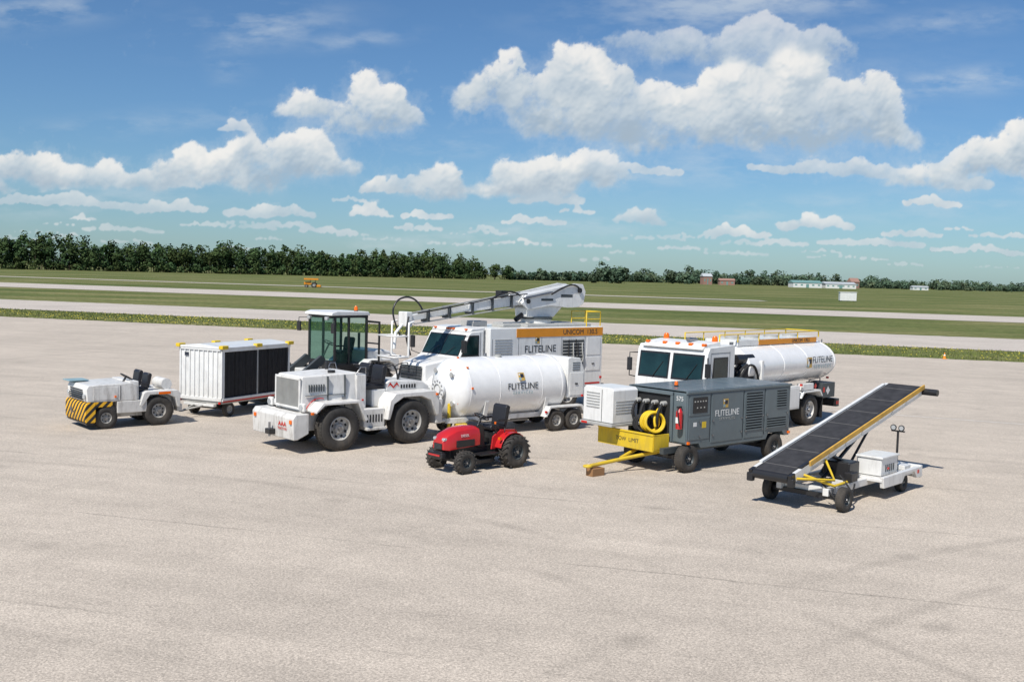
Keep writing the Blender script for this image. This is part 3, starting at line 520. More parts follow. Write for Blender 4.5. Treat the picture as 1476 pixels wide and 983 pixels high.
# ================================================================== 7 fuel truck
def fueltruck():
    P=empty('fuel_tanker_truck',8.85,34.3,226); P.scale=(1,1,0.965)
    for s in (-1,1):
        wheel(P,'rear_wheel',0,s*0.95,0.52,0.5,s,nuts=8,rim=OLDW); wheel(P,'front_wheel',5.1,s*1.02,0.5,0.28,s,nuts=8,rim=OLDW)
    boxes(P,'frame',[(-1.7,5.8,s*0.42-0.05,s*0.42+0.05,0.62,0.9) for s in (-1,1)],BLK)
    prism(P,'cab_shell',[(4.7,0.55),(4.72,1.0),(4.75,1.15),(5.5,1.15),(5.62,0.9),(5.68,0.5),(6.12,0.48),(6.2,0.8),(6.2,1.75),(6.08,2.62),(5.98,2.78),(4.7,2.84)],-1.22,1.22,WHITE,0.06)
    def slant(y0,y1,z0,z1,nm,m,o):
        xa=lambda z:6.2-(z-1.75)/0.87*0.12+o
        mk(nm,[(xa(z0),y0,z0),(xa(z0),y1,z0),(xa(z1),y1,z1),(xa(z1),y0,z1)],[(0,1,2,3)],m,P)
    for a,b,n in ((-1.12,-0.05,'a'),(0.05,1.12,'b')):
        slant(a,b,1.80,2.58,'windscreen_seal_'+n,BLK,0.006); slant(a+0.05,b-0.05,1.86,2.52,'windscreen_'+n,GLASSK,0.012)
        tube(P,'wiper_'+n,[(6.22,(a+b)/2,1.82),(6.14,(a+b)/2+0.32,2.3)],0.012,BLK)
    mk('door_window_seal',[(5.05,1.226,1.85),(5.85,1.226,1.85),(5.8,1.226,2.5),(5.05,1.226,2.5)],[(0,1,2,3)],BLK,P)
    mk('door_window',[(5.1,1.231,1.9),(5.79,1.231,1.9),(5.75,1.231,2.45),(5.1,1.231,2.45)],[(0,1,2,3)],GLASSK,P)
    boxes(P,'door_seams',[(4.96,4.972,1.2,1.226,0.95,2.66),(5.93,5.942,1.2,1.226,0.95,2.6),(4.96,5.94,1.2,1.226,2.62,2.632)],GREYD)
    box(P,'door_handle',5.05,5.2,1.22,1.25,1.6,1.65,BLK,0.005)
    box(P,'grille',6.195,6.215,-0.6,0.6,0.85,1.4,GREYD,0.01); boxes(P,'grille_bars',[(6.2,6.23,-0.6,0.6,0.9+i*0.1,0.93+i*0.1) for i in range(5)],LGREY)
    box(P,'front_bumper',6.15,6.35,-1.22,1.22,0.42,0.68,BLK,0.02)
    for s in (-1,1):
        cyl(P,'headlamp',(6.2,s*0.88,1.05),(6.24,s*0.88,1.05),0.1,LENS)
        tube(P,'mirror_arm',[(6.05,s*1.2,2.5),(6.3,s*1.36,2.5),(6.3,s*1.36,1.8),(6.1,s*1.22,1.75)],0.018,BLK)
        box(P,'mirror',6.26,6.33,s*1.36-0.08,s*1.36+0.08,1.95,2.35,BLK,0.02)
    prism(P,'roof_visor',[(5.2,2.82),(6.1,2.7),(6.14,2.74),(5.9,2.88),(5.2,2.94)],-1.05,1.05,WHITE,0.02)
    for y in (-0.95,-0.35,0.1,0.55,1.0): box(P,'roof_marker',5.9,6.02,y-0.06,y+0.06,2.82,2.90,AMBER,0.02)
    beacon(P,'beacon',5.2,0.85,2.9,0.09,0.17); beacon(P,'beacon.001',5.2,-0.85,2.9,0.09,0.17)
    cyl(P,'horn',(5.3,0.3,2.98),(5.75,0.3,2.98),0.03,STEEL,0.07)
    h0,h1=-1.62,3.7; r=0.73;zc=2.08
    prof=[(h0-0.14,0)]+[(h0-0.14*math.cos(k/6*math.pi/2),r*math.sin(k/6*math.pi/2)) for k in range(1,7)]+[(h0+0.02,r),(h0+0.025,r+0.01),(h0+0.08,r+0.01),(h0+0.085,r)]
    prof+=[(h1-0.02,r)]+[(h1+0.14*math.cos(k/6*math.pi/2),r*math.sin(k/6*math.pi/2)) for k in range(6,-1,-1)]
    lathe(P,'tank_shell',prof,(0,0,zc),(1,0,0),WHITE2,64,smooth=30,sy=1.6)
    for x in (0.2,1.7): lathe(P,'tank_band',[(-0.03,r),(-0.03,r+0.008),(0.03,r+0.008),(0.03,r)],(x,0,zc),(1,0,0),WHITE2,64,smooth=30,sy=1.6)
    text(P,'tank_lettering','FLITELINE',(-0.72,1.168,zc+0.1),0.31,TXT,(90,0,180),1.0); text(P,'tank_lettering_small','S E R V I C E S',(-0.72,1.17,zc-0.14),0.19,TXTG,(92,0,180))
    logo(P,0.15,1.17,zc+0.03,0.32,0,0)
    box(P,'top_coaming',-1.3,3.6,-0.55,0.62,2.72,2.91,WHITE,0.02)
    box(P,'orange_band',-1.25,2.4,0.615,0.632,2.73,2.90,ORANGE,0.002)
    text(P,'band_lettering','UNICOM  130.5',(-0.2,0.636,2.815),0.17,TXT)
    for x in (-0.6,0.6,1.8,2.9): cyl(P,'manhole_lid',(x,0,2.91),(x,0,2.98),0.24,LGREY)
    for y in (-0.6,0.62):
        tube(P,'yellow_rail',[(-1.4,y,2.9),(-1.4,y,3.10),(4.6,y,3.10),(4.6,y,2.85)],0.022,YEL)
        for x in (0,1.2,2.4,3.6): tube(P,'yellow_stanchion',[(x,y,2.85),(x,y,3.10)],0.018,YEL)
    tube(P,'yellow_cross_rail',[(-1.4,-0.6,3.10),(-1.4,0.62,3.10)],0.02,YEL)
    box(P,'pump_bay_back',3.1,4.5,-1.1,0.55,0.9,2.45,GREYD,0.02)
    prism(P,'pump_bay_side',[(3.0,0.9),(3.12,0.9),(3.12,2.3),(3.0,2.3)],0.3,1.2,WHITE,0.01)
    cyl(P,'hose_reel',(3.75,0.6,1.75),(3.75,1.1,1.75),0.36,BLACK,seg=28); ring(P,'hose_reel_rim',(3.75,1.1,1.75),(0,1,0),0.38,0.03,LGREY); ring(P,'hose_reel_hose',(3.75,0.85,1.75),(0,1,0),0.4,0.05,BLK)
    cyl(P,'filter_vessel',(3.3,0.8,1.0),(3.3,0.8,1.9),0.15,LGREY); cyl(P,'exhaust',(4.4,0.9,1.2),(4.4,0.9,2.9),0.06,STEEL)
    tube(P,'fuel_hose',[(3.4,1.0,1.1),(3.6,1.2,0.95),(4.0,1.2,1.0),(4.3,1.05,1.3),(4.2,1.0,2.0),(3.8,1.1,2.2)],0.045,BLACK,True)
    tube(P,'fuel_hose.001',[(4.5,1.1,1.4),(4.3,1.2,1.9),(3.9,1.22,2.25),(3.4,1.2,2.1),(3.2,1.15,1.6)],0.035,BLACK,True)
    cyl(P,'air_filter',(3.3,0.9,2.35),(4.2,0.9,2.35),0.16,BLK)
    box(P,'side_cabinet',0.75,2.9,0.62,1.2,0.62,1.38,WHITE,0.02)
    boxes(P,'cabinet_doors',[(0.8,1.75,1.195,1.21,0.68,1.32),(1.85,2.85,1.195,1.21,0.68,1.32)],WHITE,0.006)
    box(P,'side_cabinet_r',0.75,2.9,-1.2,-0.62,0.62,1.38,WHITE,0.02)
    for s in (-1,1): prism(P,'rear_fender',[(-0.72,0.95),(-0.66,0.95),(-0.5,1.12),(0.5,1.12),(0.66,0.95),(0.72,0.95),(0.55,1.18),(-0.55,1.18)],s*0.7,s*1.24,WHITE,0.01)
    box(P,'rear_cabinet',-1.7,-0.8,0.55,1.15,0.85,1.36,GREYD,0.02)
    box(P,'white_cabinet',-0.1,0.6,1.0,1.22,1.2,1.42,WHITE,0.02)
    mk('hazard_placard',[(-1.2,1.156,0.95),(-1.34,1.156,1.10),(-1.2,1.156,1.25),(-1.06,1.156,1.10)],[(0,1,2,3)],TXTW,P)
    mk('hazard_placard_red',[(-0.1,1.225,1.31),(-0.2,1.225,1.21),(-0.3,1.225,1.31),(-0.2,1.225,1.41)],[(0,1,2,3)],REDX,P)
    box(P,'rear_label',-0.98,-0.88,1.152,1.158,1.05,1.22,REDX,0)
    box(P,'rear_bumper',-1.95,-1.75,-1.2,1.2,0.5,0.78,BLK,0.02)
    boxes(P,'rear_tape',[(-1.96,-1.955,-1.2+i*0.4,-1.0+i*0.4,0.55,0.72) for i in range(6)],REDX)
    boxes(P,'side_tape',[(-1.9+i*0.1,-1.85+i*0.1,1.2,1.204,0.58,0.7) for i in range(2)],REDX)
    bolts(P,'marker_lamps',[(0.72,1.22,1.4),(-1.62,0.9,1.5)],0.035,REDX)
    box(P,'mud_flap',-0.78,-0.76,0.7,1.2,0.2,0.9,BLK,0)
    tube(P,'ladder_rail',[(-1.88,0.5,0.8),(-1.88,0.5,2.8)],0.02,STEEL); tube(P,'ladder_rail.001',[(-1.88,0.1,0.8),(-1.88,0.1,2.8)],0.02,STEEL)
    boxes(P,'ladder_rungs',[(-1.9,-1.86,0.1,0.5,1.0+i*0.3,1.03+i*0.3) for i in range(6)],STEEL)
# ================================================================== 8 ground power unit
def gpu():
    P=empty('ground_power_unit_trailer',5.0,26.4,220.6)
    for x in (1.7,-1.7):
        for s in (-1,1): wheel(P,'wheel',x,s*0.82,0.33,0.24,s,rim=GREYD,rr=0.5)
        box(P,'axle',x-0.06,x+0.06,-0.8,0.8,0.26,0.38,BLK)
        boxes(P,'leaf_springs',[(x-0.4,x+0.4,s*0.55-0.04,s*0.55+0.04,0.4,0.5) for s in (-1,1)],BLK)
    boxes(P,'frame_rails',[(-2.3,2.35,s*0.6-0.06,s*0.6+0.06,0.46,0.6) for s in (-1,1)],GREYD)
    x0,x1,W=-2.3,1.85,0.92
    prism(P,'enclosure',[(x0,0.6),(-2.1,0.6),(-2.0,0.72),(-1.4,0.72),(-1.3,0.56),(1.3,0.56),(1.38,0.68),(x1,0.68),(x1,1.90),(x0,1.94)],-W,W,GREY,0.015)
    boxes(P,'roof_panels',[(x0+0.02+i*0.69,x0+0.66+i*0.69,-W+0.06,W-0.06,1.93,1.96) for i in range(6)],GREY,0.01)
    boxes(P,'roof_edge',[(x0-0.02,x1+0.03,s*W-0.03,s*W+0.03,1.89,1.95) for s in (-1,1)],GREY,0.008)
    for a,b,c,d in ((1.02,1.78,0.78,1.3),(1.02,1.78,1.36,1.86),(-0.28,0.95,0.66,1.86),(-1.15,-0.34,0.66,1.86),(-2.2,-1.22,0.8,1.86)):
        box(P,'side_door',a,b,W-0.005,W+0.012,c,d,GREY,0.008)
    boxes(P,'door_gaps',[(xx-0.006,xx+0.006,W,W+0.003,0.7,1.88) for xx in (-1.19,-0.31,0.985)],DARK)
    box(P,'control_window',1.12,1.66,W+0.01,W+0.022,1.42,1.8,BLK,0.005)
    bolts(P,'gauges',[(1.2+0.1*i,W+0.022,1.7) for i in range(5)]+[(1.25+0.13*i,W+0.022,1.55) for i in range(3)],0.014,LGREY)
    box(P,'warning_label',1.15,1.3,W+0.012,W+0.016,1.05,1.2,YEL,0); box(P,'label',1.5,1.62,W+0.012,W+0.016,1.1,1.2,TXTW,0)
    def louv(a,b,c,d,n):
        boxes(P,'louvre_back',[(a,b,W+0.0,W+0.014,c,d)],DARK)
        boxes(P,'louvre_blades',[(a,b,W+0.012,W+0.03,c+(d-c)*i/n,c+(d-c)*(i+0.45)/n) for i in range(n)],GREY)
    louv(-1.08,-0.42,0.85,1.80,14); louv(-2.12,-1.7,1.35,1.80,7); louv(-2.12,-1.3,0.85,1.1,4)
    logo(P,0.42,W+0.016,1.60,0.2)
    text(P,'side_lettering','FLITELINE',(0.35,W+0.016,1.36),0.22,TXTW,sx=1.0); text(P,'side_lettering_small','S E R V I C E S',(0.35,W+0.016,1.22),0.10,LGREY)
    text(P,'unit_number','575',(x1+0.024,0.70,1.76),0.15,TXTW,FR)
    bolts(P,'latches',[(x,W+0.02,z) for x in (1.4,0.9,-0.22,-0.4,-1.1,-1.28,-2.15) for z in (0.85,1.2)],0.018,STEEL)
    box(P,'front_bay_recess',x1,x1+0.006,-0.82,0.42,0.78,1.84,DARK,0)
    boxes(P,'front_bay_frame',[(x1,x1+0.05,0.42,0.5,0.7,1.89),(x1,x1+0.05,-0.92,-0.84,0.7,1.89),(x1,x1+0.06,-0.9,0.5,1.82,1.91)],GREY,0.01)
    for i in range(4):
        cyl(P,'fitting',(x1,-0.6+i*0.28,1.6),(x1+0.14,-0.6+i*0.28,1.6),0.06,LGREY)
        tube(P,'hose',[(x1+0.1,-0.6+i*0.28,1.6),(x1+0.3,-0.58+i*0.28,1.45),(x1+0.25,-0.55+i*0.25,1.1),(x1+0.12,-0.5+i*0.2,0.9)],0.035,BLACK,True)
    tube(P,'yellow_hose',[(x1+0.1,0.1,1.45),(x1+0.35,0.15,1.3),(x1+0.3,0.2,1.05)],0.03,YEL,True)
    for k in range(5): ring(P,'yellow_cable_coil',(x1+0.3+0.03*math.sin(k*2),0.02+0.05*k,1.16),(0.5,1,0.05*k),0.24-0.02*(k%2),0.026,YEL)
    for k in range(3): ring(P,'black_cable_coil',(x1+0.3,-0.25+0.06*k,1.08),(0.9,0.6,0.05*k),0.2,0.026,BLACK)
    box(P,'front_panel',x1,x1+0.02,0.52,0.9,0.72,1.86,GREY,0.006)
    cyl(P,'extinguisher_body',(x1+0.12,0.78,1.06),(x1+0.12,0.78,1.46),0.08,RED); lathe(P,'extinguisher_neck',[(0,0.08),(0.06,0.05),(0.1,0.03),(0.1,0)],(x1+0.12,0.78,1.46),(0,0,1),RED,16)
    box(P,'extinguisher_valve',x1+0.06,x1+0.2,0.75,0.81,1.55,1.60,BLK,0.01); tube(P,'extinguisher_hose',[(x1+0.18,0.78,1.57),(x1+0.25,0.84,1.4),(x1+0.2,0.86,1.15)],0.015,BLK,True)
    box(P,'extinguisher_label',x1+0.195,x1+0.205,0.74,0.82,1.2,1.34,TXTW,0)
    prismx(P,'cooler_box',[(-1.62,1.06),(-0.60,1.06),(-0.60,1.86),(-0.68,1.92),(-1.54,1.92),(-1.62,1.86)],x1+0.07,x1+0.95,WHITE,0.02)
    boxes(P,'cooler_louvres',[(x1+0.95,x1+0.965,-1.5,-1.05,1.40+i*0.07,1.425+i*0.07) for i in range(6)]+[(x1+0.2,x1+0.85,-0.602,-0.59,1.30+i*0.07,1.32+i*0.07) for i in range(5)],LGREY)
    box(P,'cooler_base',x1,x1+1.02,-1.66,-0.56,0.98,1.05,LGREY,0.01); boxes(P,'cooler_tape',[(x1+1.02,x1+1.026,-1.6,-1.4,0.99,1.04)],REDX)
    boxes(P,'cooler_seam',[(x1+0.948,x1+0.958,-0.98,-0.968,1.08,1.86)],GREYD)
    ty0,ty1=-1.34,0.48
    boxes(P,'yellow_tray',[(x1+0.1,x1+0.68,ty0,ty1,0.50,0.55),(x1+0.64,x1+0.68,ty0,ty1,0.55,0.90),(x1+0.1,x1+0.64,ty1-0.04,ty1,0.55,0.90),(x1+0.1,x1+0.64,ty0,ty0+0.04,0.55,0.90)],YEL,0.008)
    text(P,'tray_lettering','TOW  LIMIT',(x1+0.683,-0.35,0.70),0.14,TXT,FR)
    boxes(P,'tray_lip',[(x1+0.62,x1+0.70,ty0,ty1,0.88,0.92)],YEL,0.01)
    tube(P,'drawbar',[(x1+0.1,0.25,0.45),(x1+1.1,-0.04,0.32),(x1+2.15,-0.1,0.24)],0.045,YEL); tube(P,'drawbar.001',[(x1+0.1,-0.45,0.45),(x1+1.1,-0.14,0.32)],0.045,YEL)
    ring(P,'tow_eye',(x1+2.25,-0.1,0.24),(0,0,1),0.08,0.03,YEL); box(P,'wood_block',x1+1.8,x1+2.2,-0.2,0.02,0.0,0.18,WOOD,0.01)
    boxes(P,'steering_link',[(x1-0.3,x1+0.3,-0.12,0.12,0.35,0.5)],BLK)
    bolts(P,'marker_lamps',[(-2.25,W+0.02,0.68),(1.8,W+0.02,0.72)],0.03,AMBER); beacon(P,'beacon',1.2,0.0,1.96,0.05,0.1)
# ================================================================== 9 belt loader
def beltloader():
    P=empty('belt_loader',7.25,22.5,227)
    for s in (-1,1):
        wheel(P,'front_wheel',1.55,s*0.82,0.25,0.17,s,rim=GREYD,rr=0.5); wheel(P,'rear_wheel',-1.5,s*0.72,0.21,0.16,s,rim=GREYD,rr=0.5)
    a=Vector((2.32,-0.40,0.70)); b=Vector((-3.85,-0.27,2.12)); d=(b-a).normalized(); Y=Vector((0,1,0)); Y=(Y-d*Y.dot(d)).normalized(); n=Y.cross(d); 
    if n.z<0:n=-n
    Lh=(b-a).length; w=0.40
    def bb(nm,s0,s1,y0,y1,n0,n1,m,bev=0.008):
        V=[a+d*s+Y*y+n*k for s in (s0,s1) for y in (y0,y1) for k in (n0,n1)]
        return mk(nm,V,BF,m,P,bev)
    bb('belt',0,Lh,-w,w,0.0,0.05,BELT,0.02)
    bb('belt_return',0.1,Lh-0.1,-w+0.02,w-0.02,-0.16,-0.13,BELT,0.0)
    V=[];F=[]
    for i in range(7):
        s=0.35+i*0.93; 
        q=len(V); V+=[a+d*(s+e)+Y*y+n*k2 for e in (0,0.018) for y in (-w+0.01,w-0.01) for k2 in (0.045,0.054)]; F+=[tuple(j+q for j in f) for f in BF]
    mk('belt_seams',V,F,mat('belt_seam',(0.14,0.135,0.13),0.8),P)
    for s in (-1,1):
        ys=(w+0.01,w+0.09) if s>0 else (-w-0.09,-w-0.01)
        bb('side_beam',0.1,Lh+0.02,ys[0],ys[1],-0.14,0.04,WHITE)
        bb('beam_nose',-0.08,0.1,ys[0],ys[1],-0.14,0.04,BLK)
        bb('guard_strip',0.35,Lh-0.15,ys[0],ys[1],0.044,0.08,BLK if s>0 else WHITE,0.008)
    bb('tan_handrail',0.6,Lh-0.1,w+0.12,w+0.16,0.02,0.13,TAN,0.01)
    V=[];F=[]
    for i in range(8):
        q=len(V); s=0.7+i*0.76; V+=[a+d*(s+e)+Y*y+n*k2 for e in (0,0.05) for y in (w+0.092,w+0.12) for k2 in (-0.1,0.1)]; F+=[tuple(j+q for j in f) for f in BF]
    mk('rail_brackets',V,F,WHITE,P)
    cyl(P,'low_roller',a+Y*-w-n*0.06,a+Y*w-n*0.06,0.10,BLK); cyl(P,'high_roller',b+Y*-w-n*0.05,b+Y*w-n*0.05,0.09,BLK)
    cyl(P,'drive_motor',b+Y*0.5-n*0.05-d*0.1,b+Y*0.86-n*0.05-d*0.1,0.08,BLK)
    boxes(P,'low_bumpers',[(2.28,2.40,y-0.07,y+0.07,0.48,0.66) for y in (-0.86,0.06)],BLK,0.02)
    boxes(P,'chassis_rails',[(-2.05,1.7,0.42,0.55,0.28,0.44),(-2.05,1.7,-0.62,-0.5,0.28,0.44)],WHITE,0.015)
    boxes(P,'cross_members',[(x-0.06,x+0.06,-0.6,0.55,0.3,0.42) for x in (1.5,0.5,-0.6,-1.7)],WHITE,0.01)
    box(P,'deck',-2.1,-0.1,-0.3,0.88,0.38,0.46,WHITE,0.02)
    prism(P,'side_fender',[(-2.15,0.28),(-1.9,0.28),(-1.75,0.44),(-1.25,0.44),(-1.1,0.26),(-0.15,0.26),(-0.1,0.5),(-2.1,0.52)],0.82,0.92,WHITE,0.015)
    box(P,'rear_end',-2.2,-2.08,-0.6,0.92,0.26,0.54,WHITE,0.02)
    box(P,'battery_box',-1.2,-0.35,0.2,0.75,0.47,0.84,WHITE,0.02); box(P,'battery_lid',-1.23,-0.32,0.17,0.78,0.84,0.89,WHITE,0.015)
    boxes(P,'battery_vents',[(-1.0+i*0.1,-0.95+i*0.1,0.75,0.757,0.55,0.7) for i in range(5)],GREYD); box(P,'red_handle',-0.7,-0.64,0.76,0.78,0.6,0.64,REDX,0)
    boxes(P,'deck_marks',[(-2.0,-1.9,0.92,0.925,0.38,0.46)],REDX)
    boxes(P,'front_axle',[(1.48,1.62,-0.8,0.8,0.22,0.32)],BLK,0.01)
    zb=lambda x:0.70+(2.32-x)*0.230
    for y in (-0.75,-0.02):
        tube(P,'scissor_arm',[(0.9,y,0.42),(-1.0,y,zb(-1.0)-0.16)],0.04,BLK); tube(P,'scissor_arm_b',[(-0.9,y+0.08,0.45),(0.6,y+0.08,zb(0.6)-0.16)],0.04,BLK)
    cyl(P,'lift_ram',(0.2,-0.35,0.42),(-0.8,-0.35,1.15),0.06,STEEL)
    tube(P,'mast_strut',[(-0.2,0.0,0.46),(-1.4,0.0,zb(-1.4)-0.16)],0.03,BLK)
    box(P,'pump_unit',-0.05,0.45,-0.2,0.4,0.44,0.8,BLK,0.03)
    tube(P,'yellow_support',[(1.9,0.05,zb(1.9)-0.1),(1.6,0.62,0.5),(0.7,0.5,0.46)],0.03,YEL); tube(P,'yellow_support.001',[(2.2,0.1,zb(2.2)-0.08),(1.6,0.62,0.62),(1.0,0.12,zb(1.0)-0.1)],0.026,YEL)
    tube(P,'hydraulic_hose',[(1.6,0.3,0.6),(1.75,0.7,0.25),(1.35,0.85,0.08),(1.0,0.8,0.3),(0.9,0.4,0.6)],0.02,BLACK,True); tube(P,'hydraulic_hose.001',[(1.4,0.3,0.6),(1.5,0.65,0.15),(1.1,0.75,0.12),(0.6,0.6,0.4)],0.018,BLACK,True)
    box(P,'control_box',0.5,0.8,0.45,0.62,0.46,0.66,BLK,0.02)
    tube(P,'lamp_post',[(-1.45,0.62,0.46),(-1.45,0.62,1.36)],0.025,BLK)
    for y in (0.53,0.71):
        lathe(P,'post_lamp',[(-0.06,0.0),(-0.05,0.035),(0.0,0.065),(0.03,0.07),(0.03,0)],(-1.43,y,1.42),(1,0,0.1),BLK,18); cyl(P,'post_lamp_lens',(-1.40,y,1.423),(-1.395,y,1.423),0.05,LENS)
    box(P,'lamp_bracket',-1.47,-1.43,0.47,0.77,1.33,1.36,BLK,0)
    box(P,'small_seat',-1.95,-1.6,0.35,0.75,0.46,0.56,WHITE,0.02)
# ================================================================== 10 red compact tractor
def tractor():
    P=empty('red_compact_tractor',-0.78,24.62,223)
    for s in (-1,1):
        wheel(P,'rear_wheel',-0.745,s*0.52,0.38,0.31,s,rim=GREYD,tread='ag',rr=0.5,nuts=5); wheel(P,'front_wheel',0.78,s*0.50,0.26,0.21,s,rim=GREYD,tread='ag',rr=0.48,nuts=5)
    box(P,'chassis',-0.9,0.95,-0.16,0.16,0.32,0.55,BLK,0.03); box(P,'front_axle',0.70,0.84,-0.4,0.4,0.22,0.32,BLK,0.02)
    secs=[(0.12,0.27,0.58,1.0),(0.4,0.28,0.56,1.03),(0.78,0.27,0.54,1.0),(1.04,0.25,0.52,0.9),(1.17,0.2,0.54,0.76)]
    V=[];F=[];prof=[(-1,0),(-1,0.6),(-0.85,0.88),(-0.5,1.0),(0,1.03),(0.5,1.0),(0.85,0.88),(1,0.6),(1,0)]
    m=len(prof)
    for x,w,z0,z1 in secs:
        for py,pz in prof: V.append((x,py*w,z0+(z1-z0)*pz))
    for i in range(len(secs)-1):
        for j in range(m): F.append((i*m+j,i*m+(j+1)%m,(i+1)*m+(j+1)%m,(i+1)*m+j))
    F.append(tuple(range(m))); F.append(tuple(range(len(V)-1,len(V)-m-1,-1)))
    mk('hood',V,F,RED,P,0.01,smooth=40)
    box(P,'grille',1.12,1.188,-0.14,0.14,0.54,0.68,BLK,0.01); boxes(P,'grille_bars',[(1.185,1.195,-0.12,0.12,0.56+i*0.03,0.57+i*0.03) for i in range(4)],GREYD)
    for s in (-1,1):
        box(P,'headlamp',1.07,1.17,s*0.16-0.05,s*0.16+0.05,0.74,0.81,LENS,0.02)
        box(P,'hood_side_grille',0.3,0.85,s*0.262,s*0.288,0.58,0.74,BLK,0.01)
        text(P,'hood_lettering','DIESEL',(0.6,s*0.283,0.84),0.085,TXTW,(90,0,180 if s>0 else 0))
        pts=[]
        for k in range(11):
            t=R(10+k*15); pts.append((-0.74+0.44*math.cos(t),0.42+0.42*math.sin(t)))
        inn=[(-0.74+0.415*math.cos(R(10+k*15)),0.42+0.395*math.sin(R(10+k*15))) for k in range(10,-1,-1)]
        prism(P,'fender',pts+inn,s*0.3,s*0.52,RED,0.008)
        prism(P,'fender_skirt',[(-0.3,0.45),(-0.2,0.45),(-0.25,0.75),(-0.5,0.9),(-1.0,0.86),(-1.15,0.6),(-0.74,0.5)],s*0.27,s*0.31,RED,0.01)
        box(P,'foot_board',-0.3,0.3,s*0.2 if s>0 else -0.5,0.5 if s>0 else -0.2,0.36,0.4,BLK,0.01)
        bolts(P,'tail_lamp',[(-0.3,s*0.49,0.72)],0.03,AMBER)
        tube(P,'fender_hand_rail',[(-0.5,s*0.44,0.84),(-0.5,s*0.44,0.95),(-0.85,s*0.44,0.95),(-0.85,s*0.44,0.84)],0.012,BLK)
    box(P,'front_bumper',1.16,1.28,-0.27,0.27,0.36,0.48,BLK,0.02); box(P,'front_weight',0.9,1.2,-0.15,0.15,0.3,0.5,BLK,0.02)
    box(P,'bumper_red_bar',1.28,1.30,-0.2,0.2,0.40,0.44,RED,0.005)
    prism(P,'dash',[(-0.1,0.5),(0.14,0.5),(0.16,1.04),(0.1,1.1),(-0.06,1.02)],-0.2,0.2,BLK,0.03)
    steer(P,'steering',-0.14,0,1.2,0.18,0.25)
    box(P,'seat_base',-0.85,-0.3,-0.28,0.28,0.5,0.86,BLK,0.03); seat(P,'seat',-0.5,0,0.88,1.08)
    box(P,'transmission',-1.05,-0.4,-0.2,0.2,0.25,0.55,BLK,0.03)
    tube(P,'three_point_hitch',[(-1.0,0.2,0.3),(-1.35,0.22,0.25)],0.025,BLK); tube(P,'three_point_hitch.001',[(-1.0,-0.2,0.3),(-1.35,-0.22,0.25)],0.025,BLK)
    box(P,'mid_deck',-0.25,0.35,-0.35,0.35,0.14,0.26,BLK,0.03)
    cyl(P,'lever',(-0.35,0.3,0.82),(-0.3,0.32,1.05),0.012,BLK); cyl(P,'lever_knob',(-0.3,0.32,1.05),(-0.298,0.321,1.1),0.025,AMBER)
small_tug(); cart(); loader(); big_tug(); tank_trailer(); deicer(); fueltruck(); gpu(); beltloader(); tractor()

